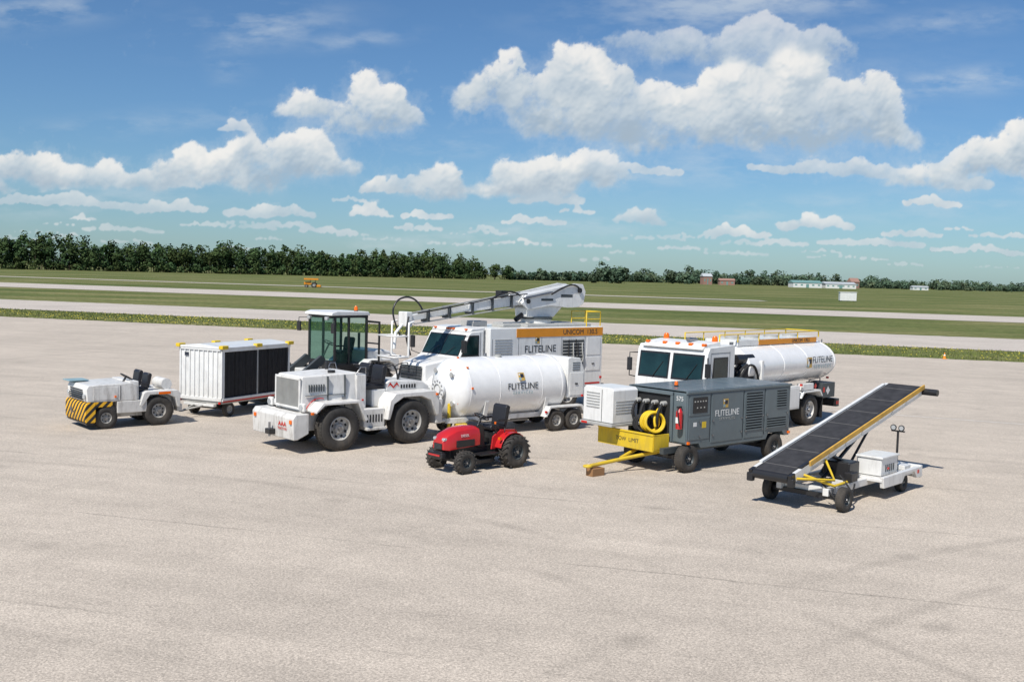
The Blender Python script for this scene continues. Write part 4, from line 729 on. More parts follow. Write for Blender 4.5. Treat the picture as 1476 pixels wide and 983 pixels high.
# ================================================================== ground
S=-0.285
def strip(name,c0,c1,z,m,xa=-900,xb=900,n=240,jit=0.0):
    V=[];F=[]
    for i in range(n+1):
        x=xa+(xb-xa)*i/n
        j0=random.uniform(-jit,jit) if c0>-100 else 0; j1=random.uniform(-jit,jit)
        V.append((x,(c0+S*x+j0) if c0>-100 else -200,z)); V.append((x,c1+S*x+j1,z))
    for i in range(n): F.append((2*i,2*i+2,2*i+3,2*i+1))
    me=bpy.data.meshes.new(name); me.from_pydata(V,[],F); me.materials.append(m); o=bpy.data.objects.new(name,me); link(o); return o
def pave_mat(name,base,fine=1.0,seam=True):
    m=bpy.data.materials.new(name); nt,N,L,b=nodes_of(m)
    g=N.new('ShaderNodeNewGeometry')
    def noise(sc,det,ro=0.55,vec=None):
        t=N.new('ShaderNodeTexNoise'); t.inputs['Scale'].default_value=sc; t.inputs['Detail'].default_value=det; t.inputs['Roughness'].default_value=ro
        L.new(vec or g.outputs['Position'],t.inputs['Vector']); return t.outputs['Fac']
    def mr(v,a,b_,c,d):
        t=N.new('ShaderNodeMapRange'); t.inputs['From Min'].default_value=a; t.inputs['From Max'].default_value=b_; t.inputs['To Min'].default_value=c; t.inputs['To Max'].default_value=d
        L.new(v,t.inputs['Value']); return t.outputs[0]
    def mth(op,a,b_=None):
        t=N.new('ShaderNodeMath'); t.operation=op
        for i,v in enumerate((a,b_)):
            if v is None: continue
            if isinstance(v,(int,float)): t.inputs[i].default_value=v
            else: L.new(v,t.inputs[i])
        return t.outputs[0]
    big=mr(noise(0.16,5,0.62),0.3,0.7,0.88,1.07)
    fin=mr(noise(30,2,0.8),0.3,0.7,0.72,1.26)
    v=mth('MULTIPLY',big,fin)
    mp=N.new('ShaderNodeMapping'); mp.inputs['Rotation'].default_value=(0,0,math.atan(0.285)); L.new(g.outputs['Position'],mp.inputs['Vector'])
    if seam:
        mid=mr(noise(1.1,4,0.65),0.3,0.7,0.93,1.06)
        vo=N.new('ShaderNodeTexVoronoi'); vo.inputs['Scale'].default_value=48; L.new(g.outputs['Position'],vo.inputs['Vector'])
        sx=N.new('ShaderNodeSeparateXYZ'); L.new(vo.outputs['Color'],sx.inputs[0])
        spk=mr(sx.outputs[0],0,1,0.76,1.2)
        v=mth('MULTIPLY',v,mth('MULTIPLY',mid,spk))
        mp2=N.new('ShaderNodeMapping'); mp2.inputs['Scale'].default_value=(0.05,1.4,1); L.new(mp.outputs[0],mp2.inputs['Vector'])
        v=mth('MULTIPLY',v,mr(noise(1.0,4,0.6,mp2.outputs[0]),0.3,0.7,0.92,1.05))
        sp=N.new('ShaderNodeSeparateXYZ'); L.new(mp.outputs[0],sp.inputs[0])
        wob=mth('MULTIPLY',mth('SUBTRACT',noise(0.8,3),0.5),0.22)
        yy=mth('ADD',sp.outputs['Y'],wob)
        fr=mth('ABSOLUTE',mth('SUBTRACT',mth('FRACT',mth('DIVIDE',yy,4.6)),0.5))
        line=mr(fr,0.0,0.010,1,0)
        brk=mr(noise(0.35,2),0.40,0.6,0,0.40)
        v=mth('MULTIPLY',v,mth('SUBTRACT',1.0,mth('MULTIPLY',line,brk)))
        vs=N.new('ShaderNodeTexVoronoi'); vs.inputs['Scale'].default_value=0.45; L.new(g.outputs['Position'],vs.inputs['Vector'])
        v=mth('MULTIPLY',v,mr(mth('ADD',vs.outputs['Distance'],mth('MULTIPLY',noise(6,2),0.12)),0.08,0.22,0.82,1.0))
        for cx,cy,r0,st_ in ((-14,2,21,0.16),(22,-6,27,0.15),(4,40,30,0.13)):
            ds=N.new('ShaderNodeVectorMath'); ds.operation='DISTANCE'; ds.inputs[1].default_value=(cx,cy,0); L.new(g.outputs['Position'],ds.inputs[0])
            q=mth('ABSOLUTE',mth('SUBTRACT',mth('ABSOLUTE',mth('SUBTRACT',ds.outputs['Value'],r0)),0.9))
            v=mth('MULTIPLY',v,mth('SUBTRACT',1.0,mth('MULTIPLY',mr(q,0.05,0.2,1,0),mr(noise(0.25,3),0.42,0.6,0,st_))))
    mul=N.new('ShaderNodeVectorMath'); mul.operation='SCALE'; mul.inputs[0].default_value=base; L.new(v,mul.inputs['Scale'])
    L.new(mul.outputs[0],b.inputs['Base Color']); b.inputs['Roughness'].default_value=0.9
    if seam:
        bp=N.new('ShaderNodeBump'); bp.inputs['Strength'].default_value=0.4; bp.inputs['Distance'].default_value=0.01
        L.new(fin,bp.inputs['Height']); L.new(bp.outputs[0],b.inputs['Normal'])
    return m
def grass_mat(name,ca,cb,cc,flower=0.0):
    m=bpy.data.materials.new(name); nt,N,L,b=nodes_of(m); g=N.new('ShaderNodeNewGeometry')
    mp=N.new('ShaderNodeMapping'); mp.inputs['Rotation'].default_value=(0,0,math.atan(0.285)); mp.inputs['Scale'].default_value=(0.35,1,1); L.new(g.outputs['Position'],mp.inputs['Vector'])
    n1=N.new('ShaderNodeTexNoise'); n1.inputs['Scale'].default_value=0.05; n1.inputs['Detail'].default_value=7; n1.inputs['Roughness'].default_value=0.7; L.new(mp.outputs[0],n1.inputs['Vector'])
    n2=N.new('ShaderNodeTexNoise'); n2.inputs['Scale'].default_value=1.0; n2.inputs['Detail'].default_value=5; n2.inputs['Roughness'].default_value=0.75; L.new(g.outputs['Position'],n2.inputs['Vector'])
    cr=N.new('ShaderNodeValToRGB'); e=cr.color_ramp.elements; e[0].position=0.38; e[1].position=0.62; e[0].color=(*ca,1); e[1].color=(*cc,1); k=e.new(0.5); k.color=(*cb,1)
    L.new(n1.outputs['Fac'],cr.inputs['Fac'])
    mr=N.new('ShaderNodeMapRange'); mr.inputs['From Min'].default_value=0.3; mr.inputs['From Max'].default_value=0.7; mr.inputs['To Min'].default_value=0.55; mr.inputs['To Max'].default_value=1.3; L.new(n2.outputs['Fac'],mr.inputs['Value'])
    sc=N.new('ShaderNodeVectorMath'); sc.operation='SCALE'; L.new(cr.outputs[0],sc.inputs[0]); L.new(mr.outputs[0],sc.inputs['Scale'])
    L.new(sc.outputs[0],b.inputs['Base Color']); b.inputs['Roughness'].default_value=1.0; b.inputs['Specular IOR Level'].default_value=0.1
    return m
GRASS=grass_mat('field_grass',(0.085,0.115,0.032),(0.135,0.155,0.052),(0.23,0.215,0.095))
APRON=pave_mat('apron_concrete',(0.515,0.448,0.372)); TAXI=pave_mat('taxiway_concrete',(0.51,0.455,0.395),seam=False)
me=bpy.data.meshes.new('grass_field'); s=9500
me.from_pydata([(-s,-400,-0.05),(s,-400,-0.05),(s,s,-0.05),(-s,s,-0.05)],[],[(0,1,2,3)]); me.materials.append(GRASS); link(bpy.data.objects.new('grass_field',me))
strip('apron_pavement',-200,74,0.0,APRON,-400,400,1600,0.18)
strip('taxiway_pavement',87,108,-0.02,TAXI,-900,900,2400,0.25)
strip('runway_pavement',160,192,-0.02,TAXI,-1500,1500,1000,0.3)
strip('far_service_road',262,271,-0.02,TAXI,-1500,60,400,0.3)
LINE=mat('line_paint',(0.66,0.63,0.58),0.8,var=0.25,scale=6)
def gline(name,x0,y0,x1,y1,w,m,z=0.004,n=60):
    d=Vector((x1-x0,y1-y0)).normalized(); p=Vector((-d.y,d.x))*w/2; V=[];F=[]
    for i in range(n+1):
        c=Vector((x0,y0)).lerp(Vector((x1,y1)),i/n); V+=[(c.x+p.x,c.y+p.y,z),(c.x-p.x,c.y-p.y,z)]
    for i in range(n): F.append((2*i,2*i+1,2*i+3,2*i+2))
    me=bpy.data.meshes.new(name); me.from_pydata(V,[],F); me.materials.append(m); link(bpy.data.objects.new(name,me))
gline('painted_guide_line',11.5,37.7,60,17.0,0.12,LINE)
def verge(name,n,c0,c1,xa,xb,hmin,hmax,m,w):
    x=np.random.uniform(xa,xb,n); c=np.random.uniform(c0,c1,n); y=c+S*x; a=np.random.uniform(0,math.pi,n); h=np.random.uniform(hmin,hmax,n)
    dx=np.cos(a)*w; dy=np.sin(a)*w; lx=np.random.uniform(-1,1,n)*h*0.5; ly=np.random.uniform(-1,1,n)*h*0.5
    V=np.zeros((n,3,3)); V[:,0]=np.stack([x-dx,y-dy,np.full(n,-0.05)],1); V[:,1]=np.stack([x+dx,y+dy,np.full(n,-0.05)],1); V[:,2]=np.stack([x+lx,y+ly,h-0.05],1)
    me=bpy.data.meshes.new(name); me.from_pydata(V.reshape(-1,3).tolist(),[],np.arange(n*3).reshape(-1,3).tolist()); me.materials.append(m); return link(bpy.data.objects.new(name,me))
BL=mat('grass_blades',(0.17,0.20,0.05),0.9,var=0.5,scale=0.6)
FL=mat('yellow_wildflowers',(0.60,0.50,0.05),0.8)
verge('grass_verge',32000,73.8,87.1,-75,60,0.05,0.17,BL,0.035)
def flowers():
    cl=np.random.uniform(0,1,(50,2)); V=[];F=[]
    for i in range(3200):
        k=random.randrange(50); x=-75+cl[k,0]*135+random.gauss(0,5); c=74.6+cl[k,1]*11+random.gauss(0,1.4)
        if not 74<c<87: continue
        y=c+S*x; z=random.uniform(0.04,0.13); r=random.uniform(0.018,0.035); q=len(V)
        V+=[(x-r,y-r*0.3,z),(x+r,y-r*0.3,z),(x+r,y+r*0.3,z+r),(x-r,y+r*0.3,z+r)]; F.append((q,q+1,q+2,q+3))
    me=bpy.data.meshes.new('wildflowers'); me.from_pydata(V,[],F); me.materials.append(FL); link(bpy.data.objects.new('wildflowers',me))
flowers()

# ================================================================== trees
def leaf_mat(name,base):
    m=bpy.data.materials.new(name); nt,N,L,b=nodes_of(m)
    a=N.new('ShaderNodeAttribute'); a.attribute_name='tint'
    s=N.new('ShaderNodeVectorMath'); s.operation='MULTIPLY'; s.inputs[0].default_value=base; L.new(a.outputs['Color'],s.inputs[1])
    L.new(s.outputs[0],b.inputs['Base Color']); b.inputs['Roughness'].default_value=0.95; b.inputs['Specular IOR Level'].default_value=0.05
    return m
LEAF=leaf_mat('tree_foliage',(0.056,0.088,0.034)); LEAFD=leaf_mat('hazy_distant_foliage',(0.085,0.125,0.078)); BARK=mat('bark',(0.09,0.07,0.05),0.9)  # distant foliage is paler and bluer: haze mixed into its base colour
def trees(name,items,leaf,size):
    VV=[];CC=[];TV=[];TF=[]
    for (x,y,h,r,n) in items:
        n=int(n); nl=8
        zz0=np.random.uniform(0.2,0.84,nl); taper=1-0.55*np.abs(zz0-0.45)/0.45
        lob=np.stack([np.random.uniform(-0.6,0.6,nl)*r*taper,np.random.uniform(-0.6,0.6,nl)*r*taper,zz0*h],1)
        lr=np.random.uniform(0.40,0.62,nl)*r*np.clip(taper+0.15,0.4,1)
        k=np.random.randint(0,nl,n); d=np.random.normal(size=(n,3)); d/=np.linalg.norm(d,axis=1)[:,None]
        rad=np.random.uniform(0.5,1.08,n)**0.6
        c=lob[k]+d*(lr[k]*rad)[:,None]*np.array([1,1,1.1]); c[:,2]=np.clip(c[:,2],0.4,h*1.02)
        c+=np.array([x,y,0])
        s=np.random.uniform(0.4,1.1,n)*size
        nd=d+0.35*np.random.normal(size=(n,3)); nd/=np.linalg.norm(nd,axis=1)[:,None]
        u=np.cross(nd,np.random.normal(size=(n,3))); u/=np.linalg.norm(u,axis=1)[:,None]; w=np.cross(nd,u)
        q=np.stack([c-u*s[:,None],c-w*s[:,None]*0.8,c+u*s[:,None],c+w*s[:,None]*0.8],1); VV.append(q)
        tb=np.random.uniform(0.78,1.22); hue=np.random.uniform(-0.15,0.15)
        sh=0.68+0.42*(c[:,2]/h)  # shade painted into the leaf colour, darker low in the crown
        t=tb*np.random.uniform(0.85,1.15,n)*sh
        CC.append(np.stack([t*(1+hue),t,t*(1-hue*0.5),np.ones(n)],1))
        q0=len(TV); rr=0.03*h*0.5
        for zz,ra in ((0,rr),(h*0.7,rr*0.3)):
            for a in range(5): TV.append((x+ra*math.cos(a*1.2566),y+ra*math.sin(a*1.2566),zz-0.05))
        for a in range(5): TF.append((q0+a,q0+(a+1)%5,q0+5+(a+1)%5,q0+5+a))
    V=np.concatenate(VV).reshape(-1,3); C=np.concatenate(CC); nf=len(C)
    nv=len(V); allV=np.concatenate([V,np.array(TV)]); 
    faces=np.arange(nf*4).reshape(-1,4).tolist()+[tuple(i+nv for i in f) for f in TF]
    me=bpy.data.meshes.new(name); me.from_pydata(allV.tolist(),[],faces); me.materials.append(leaf); me.materials.append(BARK)
    mi=np.zeros(len(faces),dtype=np.int32); mi[nf:]=1; me.polygons.foreach_set('material_index',mi)
    at=me.color_attributes.new('tint','FLOAT_COLOR','POINT')
    col=np.ones((len(allV),4)); col[:nv]=np.repeat(C,4,axis=0); at.data.foreach_set('color',col.ravel())
    link(bpy.data.objects.new(name,me))
def row(x0,y0,x1,y1,n,h0,h1,r,clumps,depth,rows=1,gap=0.0):
    it=[]
    for k in range(rows):
        for i in range(n):
            t=(i+random.random()*1.4)/n
            env=0.5+0.5*math.sin(t*31+k)*math.sin(t*13.7+1.0)
            if gap>0 and env<gap: continue
            h=random.uniform(h0,h1)*(1+0.08*math.sin(t*23)+0.06*math.sin(t*57))
            if gap>0: h*=0.6+0.55*env
            if random.random()<0.12: h*=1.12
            it.append((x0+(x1-x0)*t+random.uniform(-2,2),y0+(y1-y0)*t+k*depth+random.uniform(-5,5),h*(0.86 if k==0 and rows>1 else 1.0),r*random.uniform(0.7,1.35),clumps))
    return it
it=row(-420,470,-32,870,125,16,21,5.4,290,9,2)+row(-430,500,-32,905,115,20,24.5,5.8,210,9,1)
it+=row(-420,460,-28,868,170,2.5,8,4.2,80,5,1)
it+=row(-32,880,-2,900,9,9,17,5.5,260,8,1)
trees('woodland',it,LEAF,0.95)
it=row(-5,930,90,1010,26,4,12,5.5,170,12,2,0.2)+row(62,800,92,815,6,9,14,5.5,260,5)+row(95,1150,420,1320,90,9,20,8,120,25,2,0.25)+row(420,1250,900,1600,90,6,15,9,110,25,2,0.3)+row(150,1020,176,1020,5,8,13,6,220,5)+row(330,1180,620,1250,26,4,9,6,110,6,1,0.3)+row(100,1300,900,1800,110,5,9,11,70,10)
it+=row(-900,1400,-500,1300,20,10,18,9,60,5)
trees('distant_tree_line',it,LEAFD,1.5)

# ================================================================== distant buildings and small things
BRICK=mat('brick',(0.33,0.19,0.15),0.8); ROOFG=mat('metal_roof',(0.46,0.49,0.50),0.5); GREENW=mat('green_trim',(0.16,0.30,0.28),0.6); SHEDW=mat('shed_white',(0.72,0.72,0.70),0.6)  # brick, roof and trim colours paled to suggest distance haze
def building(name,x,y,deg,w,d,h,rh,wall,roof,n):
    P=empty(name,x,y,deg)
    box(P,'walls',-w/2,w/2,-d/2,d/2,-0.05,h,wall,0)
    prismx(P,'roof',[(-d/2-0.5,h),(d/2+0.5,h),(0,h+rh)],-w/2-0.5,w/2+0.5,roof,0)
    boxes(P,'windows',[(-w/2+w*(i+0.3)/n,-w/2+w*(i+0.7)/n,-d/2-0.06,-d/2+0.01,h*0.4,h*0.7) for i in range(n)],GREENW)
    boxes(P,'door',[(-w*0.05,w*0.05,-d/2-0.09,-d/2+0.01,0,h*0.75)],GREENW)
building('hangar_building',268,960,0,26,18,4.4,2.2,SHEDW,GREENW,5)
building('hangar_building.001',300,965,0,28,18,4.0,2.0,SHEDW,ROOFG,6)
building('brick_house',190,1030,10,9,9,8,3,BRICK,ROOFG,3)
building('brick_house.001',212,1040,0,15,9,4.5,2,BRICK,BRICK,3)
building('farmhouse',345,1060,15,9,8,6.5,4,BRICK,BRICK,2)
building('storage_shed',420,1080,0,16,8,3.0,1.4,SHEDW,ROOFG,3)
def shed():
    P=empty('equipment_shelter',88.5,276,-8)
    box(P,'body',-2.1,2.1,-1.3,1.3,0.1,2.3,SHEDW,0.05); box(P,'roof',-2.2,2.2,-1.4,1.4,2.3,2.42,SHEDW,0.03); box(P,'door',-0.4,0.5,-1.34,-1.3,0.15,2.0,SHEDW,0.01); boxes(P,'feet',[(-2,-1.6,-1.2,1.2,-0.05,0.1),(1.6,2,-1.2,1.2,-0.05,0.1)],GREYD)
shed()
def mower():
    P=empty('orange_mowing_tractor',-51,262,186)
    for s in (-1,1): wheel(P,'rear_wheel',-0.9,s*0.8,0.65,0.4,s,tread='ag'); wheel(P,'front_wheel',1.0,s*0.7,0.4,0.28,s,tread='ag')
    prism(P,'hood',[(0,0.7),(1.6,0.7),(1.6,1.35),(0,1.5)],-0.45,0.45,ORANGE,0.05); box(P,'seat_deck',-1.3,0,-0.7,0.7,0.8,1.1,ORANGE,0.05)
    boxes(P,'canopy_posts',[(x,x+0.07,y,y+0.07,1.1,1.9) for x in (-1.2,0) for y in (-0.65,0.6)],BLK); box(P,'canopy',-2.0,1.6,-1.0,1.0,1.9,2.3,ORANGE,0.04)
    box(P,'mower_deck',-2.6,-1.6,-1.2,1.2,0.2,0.7,ORANGE,0.05)
mower()
def cone(name,x,y):
    P=empty(name,x,y,0); P.scale=(0.7,0.7,0.6); box(P,'foot',-0.2,0.2,-0.2,0.2,0.0,0.04,ORANGE,0.01); lathe(P,'body',[(0.04,0.15),(0.7,0.03),(0.7,0)],(0,0,0),(0,0,1),ORANGE,18); lathe(P,'reflective_band',[(0.35,0.098),(0.48,0.074)],(0,0,0),(0,0,1),TXTW,18)
cone('traffic_cone',27.5,66)

# ================================================================== clouds: a far dome patch of real faces, opacity and painted sun shading per vertex
def vnoise(X,Y,seed):
    rs=np.random.RandomState(seed); G=rs.rand(256,256)
    xi=np.floor(X).astype(int); yi=np.floor(Y).astype(int); fx=X-xi; fy=Y-yi
    fx=fx*fx*fx*(fx*(fx*6-15)+10); fy=fy*fy*fy*(fy*(fy*6-15)+10)
    a=G[yi%256,xi%256]; b=G[yi%256,(xi+1)%256]; c=G[(yi+1)%256,xi%256]; d=G[(yi+1)%256,(xi+1)%256]
    return a*(1-fx)*(1-fy)+b*fx*(1-fy)+c*(1-fx)*fy+d*fx*fy
def fbm(X,Y,period,octv=6,seed=1,gain=0.55):
    s=0;amp=1;tot=0;f=1/period
    for o in range(octv):
        c,sn=math.cos(o*0.9+0.3),math.sin(o*0.9+0.3)
        s=s+amp*vnoise((X*c-Y*sn)*f+o*17.3+300,(X*sn+Y*c)*f+o*9.1+300,seed+o); tot+=amp; amp*=gain; f*=2.03
    return s/tot-0.5
def blur(A,k):
    for ax in (0,1):
        p=[(0,0),(0,0)]; p[ax]=(k//2+1,k//2); B=np.cumsum(np.pad(A,p,mode='edge'),axis=ax)
        n=A.shape[ax]
        A=(np.take(B,range(k,k+n),axis=ax)-np.take(B,range(0,n),axis=ax))/k
    return A
def clouds():
    st=1.2
    ga=np.arange(-1050,1050,st); ge=np.arange(14,470,st); A,E=np.meshgrid(ga,ge)
    wa=fbm(A,E,80,4,11)*38+fbm(A,E,24,6,41,0.75)*40; we=fbm(A,E,66,4,23)*26+fbm(A,E,22,6,53,0.75)*34
    Hm=np.zeros_like(A); T=np.zeros_like(A); OP=np.ones_like(A); SC=np.ones_like(A)*0.5; rs=np.random.RandomState(5)
    CL=[(-10,240,80,40,.85),(30,232,120,105,1),(75,222,90,125,1),(130,206,130,150,1),(210,198,110,120,.95),(270,192,150,128,1),(330,200,110,150,1),(410,204,130,160,1),(485,214,80,130,1),(520,210,60,80,.8),(330,320,150,75,.6),(230,330,110,40,.5),
    (690,160,85,70,1),(735,170,60,110,1),(770,180,60,120,1),(640,165,60,30,.75),(430,158,100,28,.8),(510,156,60,34,.9),(580,142,60,48,.95),(620,142,60,34,.85),
    (-10,117,60,60,1),(20,120,70,84,1),(80,130,66,58,1),(110,140,60,50,.85),(168,150,70,24,.75),(-190,112,40,34,1),(-160,120,30,30,.8),(-106,110,40,72,1),(-225,200,50,64,1),(-195,206,60,86,1),(-160,204,40,44,.85),(-308,219,48,50,1),(-275,226,30,30,.85),(-402,192,26,30,.8),
    (-290,136,70,70,1),(-340,130,84,96,1),(-395,120,72,76,1),(-455,121,70,58,1),(-510,112,60,36,.9),(-570,108,70,44,.9),(-630,110,66,46,.9),(-705,120,80,58,1),(-640,82,120,24,.7),(-770,100,60,50,.9),
    (-492,80,50,26,.85),(-355,74,64,28,.85),(-335,59,40,17,.75),(-210,79,31,30,1),(-128,78,39,19,.9),(-138,62,34,15,.8),(47,103,53,30,.9),(27,74,48,18,.85),(87,90,28,13,.85),
    (180,78,42,36,1),(322,65,44,24,.9),(432,79,52,30,.9),(12,44,44,12,.75),(242,43,38,12,.75),(597,114,42,21,.9),(572,70,46,17,.85),(512,56,78,18,.8),(662,50,64,18,.85),(-268,53,42,17,.85),(-618,62,22,15,.8),(107,43,32,11,.75),(382,53,40,15,.8),
    (-560,48,62,14,.6),(640,80,24,11,.8),(-40,58,30,11,.65),(-240,98,26,12,.55),(700,72,50,14,.75),(480,36,60,10,.65),(320,38,50,9,.55),(-440,58,40,12,.65),(-90,42,40,9,.55),
    (880,150,110,80,1),(960,260,90,60,1),(-880,170,90,80,1),(-960,90,80,40,.9),(880,60,70,20,.8)]
    for q in range(34): CL.append((rs.uniform(-780,780),rs.uniform(24,64),rs.uniform(14,38),rs.uniform(7,12),rs.uniform(.35,.65)))
    for (a,e,w,h,op) in CL:
        n=int(np.clip(w*h/14,16,420)); ph=rs.uniform(0,6.3); sc=float(np.clip(h/85,0.14,1.0))
        for i in range(n):
            u=rs.uniform(-1,1); top=max(0.10,(1-abs(u)**2.0))*(0.66+0.34*math.sin(u*5.1+ph)*math.cos(u*2.9+ph*1.7))
            v=rs.rand()**0.9; r=h*rs.uniform(0.06,0.19)*(1.15-0.5*abs(u)); r=min(r,0.62*h*top+1.5)
            if w/h>1.6: r=max(r,h*0.20)
            cx=a+u*(w-r*0.6); cy=e+r*0.55+v*max(0,h*top-r*1.2); rx=r*1.3
            x0=max(0,int((cx-rx-40*sc-ga[0])/st)); x1=min(len(ga),int((cx+rx+40*sc-ga[0])/st)+2); y0=max(0,int((cy-r-32*sc-ge[0])/st)); y1=min(len(ge),int((cy+r+32*sc-ge[0])/st)+2)
            if x1<=x0 or y1<=y0: continue
            sl=(slice(y0,y1),slice(x0,x1))
            dx=(A[sl]+wa[sl]*sc-cx)/1.3; dy=E[sl]+we[sl]*sc-cy
            z=r*r-dx*dx-dy*dy; hit=z>0
            zz=np.where(hit,np.sqrt(np.maximum(z,0))+(1-abs(u))*h*0.04,0)
            bet=zz>Hm[sl]
            Hm[sl]=np.where(bet,zz,Hm[sl]); T[sl]=np.where(bet,np.clip((E[sl]+we[sl]*sc-e)/h,0,1.1),T[sl]); OP[sl]=np.where(bet,op,OP[sl]); SC[sl]=np.where(bet,sc,SC[sl])
    on=(Hm>0)*1.0
    def mb(F_,k): return blur(F_*on,k)/np.maximum(blur(on,k),0.03)
    Tb=np.clip(mb(T,15),0,1); Sb=mb(SC,9)+0.08*(1-np.clip(blur(on,9),0,1)); Ob=mb(OP,13)
    ff=fbm(A,E,30,7,77,0.70); fl=fbm(A,E,75,4,91,0.6); fm=fbm(A,E,34,4,177,0.55)
    wide=blur(blur(on,31),23)
    cov=0.30*blur(on,5)+0.40*blur(blur(on,15),11)+0.30*wide
    big=np.clip((Sb-0.3)/0.25,0,1)
    soft=0.40+0.60*np.clip(1-Tb*2.2,0,1)
    aB=np.clip((cov+ff*1.25+fl*0.5-0.28)/soft,0,1)
    aS=np.clip((blur(on,3)*0.9+0.05+ff*0.9-0.30)/0.5,0,1)
    al=aB*big+aS*(1-big); al=al*al*(3-2*al)*np.clip(blur(on,9)*8,0,1)
    # a thin ragged veil around and below the large clouds
    veil=np.clip(blur(wide,31)*1.3+ff*1.3-0.30,0,1)*0.45*np.clip((E-90)/60,0,1)
    al=np.clip(al*Ob*(0.93+fl*0.5*np.clip(1-Tb*1.3,0,1)),0,1)
    Hn=blur(Hm,11)*0.35+blur(blur(Hm,23),17)*1.3+fm*26*Sb+ff*4*Sb
    gy,gx=np.gradient(Hn,st)
    nrm=np.sqrt(gx*gx+gy*gy+1)
    lam=(gx*0.34-gy*0.70+0.60)/nrm
    sh=0.36+0.40*Tb+0.30*(lam-0.48)+0.34*fm+0.30*fl+0.10*ff-0.26*np.clip(wide,0,1)*np.clip(1-Tb*1.5,0,1)+0.12*(1-np.clip(wide,0,1))  # sunlit tops and shaded bases, painted into the cloud colour
    sh=blur(np.clip(sh,0,1),3)
    def wisp(a,e,w,h,op,seed):
        d=((A-a)/w)**2+((E-e-0.12*(A-a))/h)**2; g=np.exp(-d*1.6); f=fbm(A*0.45,E*1.5,34,6,seed,0.6); return op*g*np.clip(0.35+f*2.6,0,1)
    W=veil
    for k,p in enumerate([(-370,340,130,34,.5),(-410,305,34,45,.4),(-700,352,140,26,.5),(620,290,190,22,.55),(600,372,150,22,.35),(330,400,260,45,.65),(-240,325,90,14,.4),(420,170,260,26,.5),(-500,205,260,20,.25),(-100,180,160,26,.25),(250,165,300,40,.4),(-620,90,260,30,.35),(0,60,900,22,.38),(650,120,240,30,.3),(300,255,320,60,.4)]): W=np.maximum(W,wisp(*p,100+7*k))
    c0=np.array([0.40,0.50,0.60]);c1=np.array([0.63,0.70,0.75]);c2=np.array([0.96,0.94,0.90])
    t=sh[...,None]; col=np.where(t<0.42,c0+(c1-c0)*(t/0.42),c1+(c2-c1)*np.clip((t-0.42)/0.38,0,1))
    hz=np.clip(1-(E-20)/120,0,1)[...,None]*0.35; col=col*(1-hz)+np.array([0.60,0.68,0.74])*hz  # horizon haze blended into the cloud colour
    wc=np.array([0.68,0.75,0.80]); at=al+W*(1-al)
    col=(col*al[...,None]+wc*(W*(1-al))[...,None])/np.maximum(at,1e-4)[...,None]
    al=at*0.97
    ny,nx=A.shape; D=np.stack([A/1500,np.ones_like(A),E/1500],-1); D/=np.linalg.norm(D,axis=-1,keepdims=True); P3=(D*9200).reshape(-1,3)
    idx=np.arange(ny*nx).reshape(ny,nx); am=np.maximum(np.maximum(al[:-1,:-1],al[1:,:-1]),np.maximum(al[:-1,1:],al[1:,1:]))
    msk=am>0.006
    F=np.stack([idx[:-1,:-1][msk],idx[:-1,1:][msk],idx[1:,1:][msk],idx[1:,:-1][msk]],1)
    used=np.unique(F); re=np.full(ny*nx,-1); re[used]=np.arange(len(used)); F=re[F]
    me=bpy.data.meshes.new('clouds'); me.vertices.add(len(used)); me.vertices.foreach_set('co',P3[used].astype(np.float32).ravel())
    me.loops.add(F.size); me.loops.foreach_set('vertex_index',F.ravel().astype(np.int32)); me.polygons.add(len(F)); me.polygons.foreach_set('loop_start',np.arange(0,F.size,4,dtype=np.int32)); me.update(calc_edges=True)
    atr=me.color_attributes.new('cloud','FLOAT_COLOR','POINT'); cc=np.concatenate([col.reshape(-1,3),al.reshape(-1,1)],1)[used]; atr.data.foreach_set('color',cc.astype(np.float32).ravel())
    m=bpy.data.materials.new('cloud_painted_shading'); m.use_nodes=True; nt=m.node_tree; N=nt.nodes; L=nt.links; N.clear()
    o=N.new('ShaderNodeOutputMaterial'); mx=N.new('ShaderNodeMixShader'); tr=N.new('ShaderNodeBsdfTransparent'); em=N.new('ShaderNodeEmission'); a_=N.new('ShaderNodeAttribute'); a_.attribute_name='cloud'
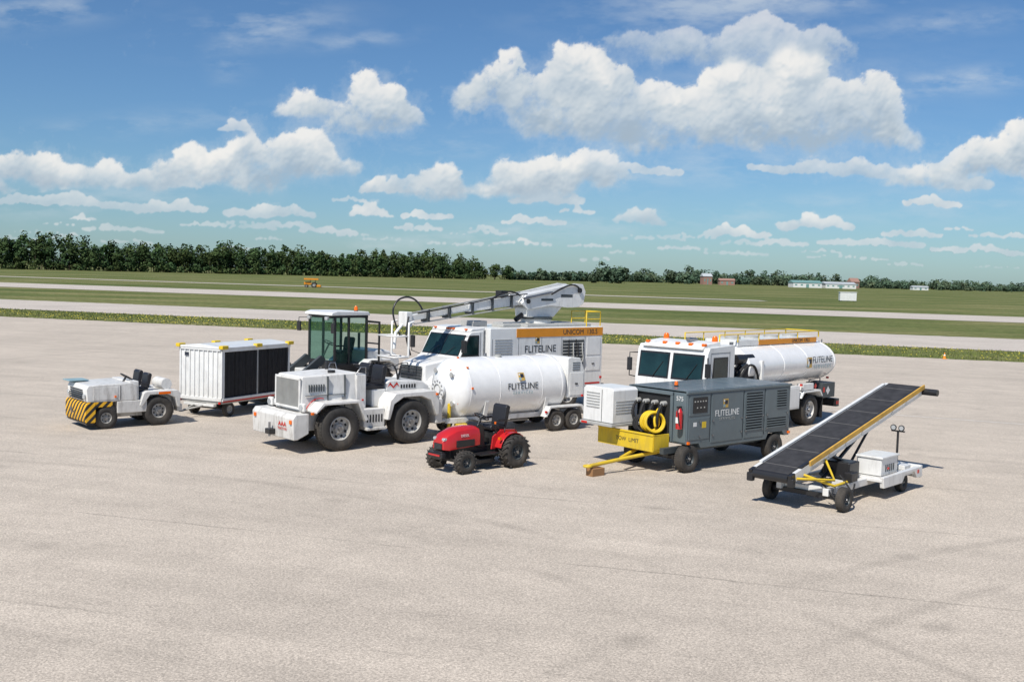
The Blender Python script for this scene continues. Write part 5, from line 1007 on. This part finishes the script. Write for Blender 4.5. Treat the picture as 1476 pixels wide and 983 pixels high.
    L.new(a_.outputs['Color'],em.inputs['Color']); em.inputs['Strength'].default_value=0.95; L.new(a_.outputs['Alpha'],mx.inputs[0]); L.new(tr.outputs[0],mx.inputs[1]); L.new(em.outputs[0],mx.inputs[2]); L.new(mx.outputs[0],o.inputs['Surface'])  # emission shows the painted cloud shading, unaffected by the sun lamp
    m.cycles.emission_sampling='NONE'
    me.materials.append(m); ob=bpy.data.objects.new('sky_clouds',me); link(ob)
clouds()

# ================================================================== world & light
w=bpy.data.worlds.new('World'); scene.world=w; w.use_nodes=True; nt=w.node_tree; N=nt.nodes; L=nt.links
for n in list(N): N.remove(n)
SUN_EL=52; sx_,sy_=-0.5,-0.866
sky=N.new('ShaderNodeTexSky'); sky.sky_type='NISHITA'; sky.sun_disc=False; sky.sun_elevation=R(SUN_EL); sky.sun_rotation=math.atan2(sx_,sy_)
sky.air_density=1.0; sky.dust_density=0.5; sky.ozone_density=2.2; sky.altitude=200
tint=N.new('ShaderNodeMix'); tint.data_type='RGBA'; tint.blend_type='MULTIPLY'; tint.inputs['Factor'].default_value=1; L.new(sky.outputs[0],tint.inputs['A']); tint.inputs['B'].default_value=(0.63,0.88,1.12,1)
b1=N.new('ShaderNodeBackground'); b1.inputs['Strength'].default_value=0.086; L.new(tint.outputs['Result'],b1.inputs['Color'])
wo=N.new('ShaderNodeOutputWorld'); L.new(b1.outputs[0],wo.inputs['Surface'])
sl=bpy.data.lights.new('sun','SUN'); sl.energy=5.0; sl.angle=R(0.5); sl.color=(1.0,0.95,0.87); so=bpy.data.objects.new('sun',sl); link(so)
dv=Vector((-sx_*math.cos(R(SUN_EL)),-sy_*math.cos(R(SUN_EL)),-math.sin(R(SUN_EL)))); so.rotation_euler=dv.to_track_quat('-Z','Y').to_euler(); so.location=(-20,-20,40)

# ================================================================== camera
cd=bpy.data.cameras.new('camera'); cd.lens=36.6; cd.sensor_width=36; cd.clip_end=30000; cd.clip_start=0.1
co=bpy.data.objects.new('camera',cd); link(co); scene.camera=co
pitch=math.atan(95.5/1500); roll=math.atan(0.0271)
co.matrix_world=Matrix.Translation((0,0,4.6))@Matrix.Rotation(R(90)-pitch,4,'X')@Matrix.Rotation(roll,4,'Z')
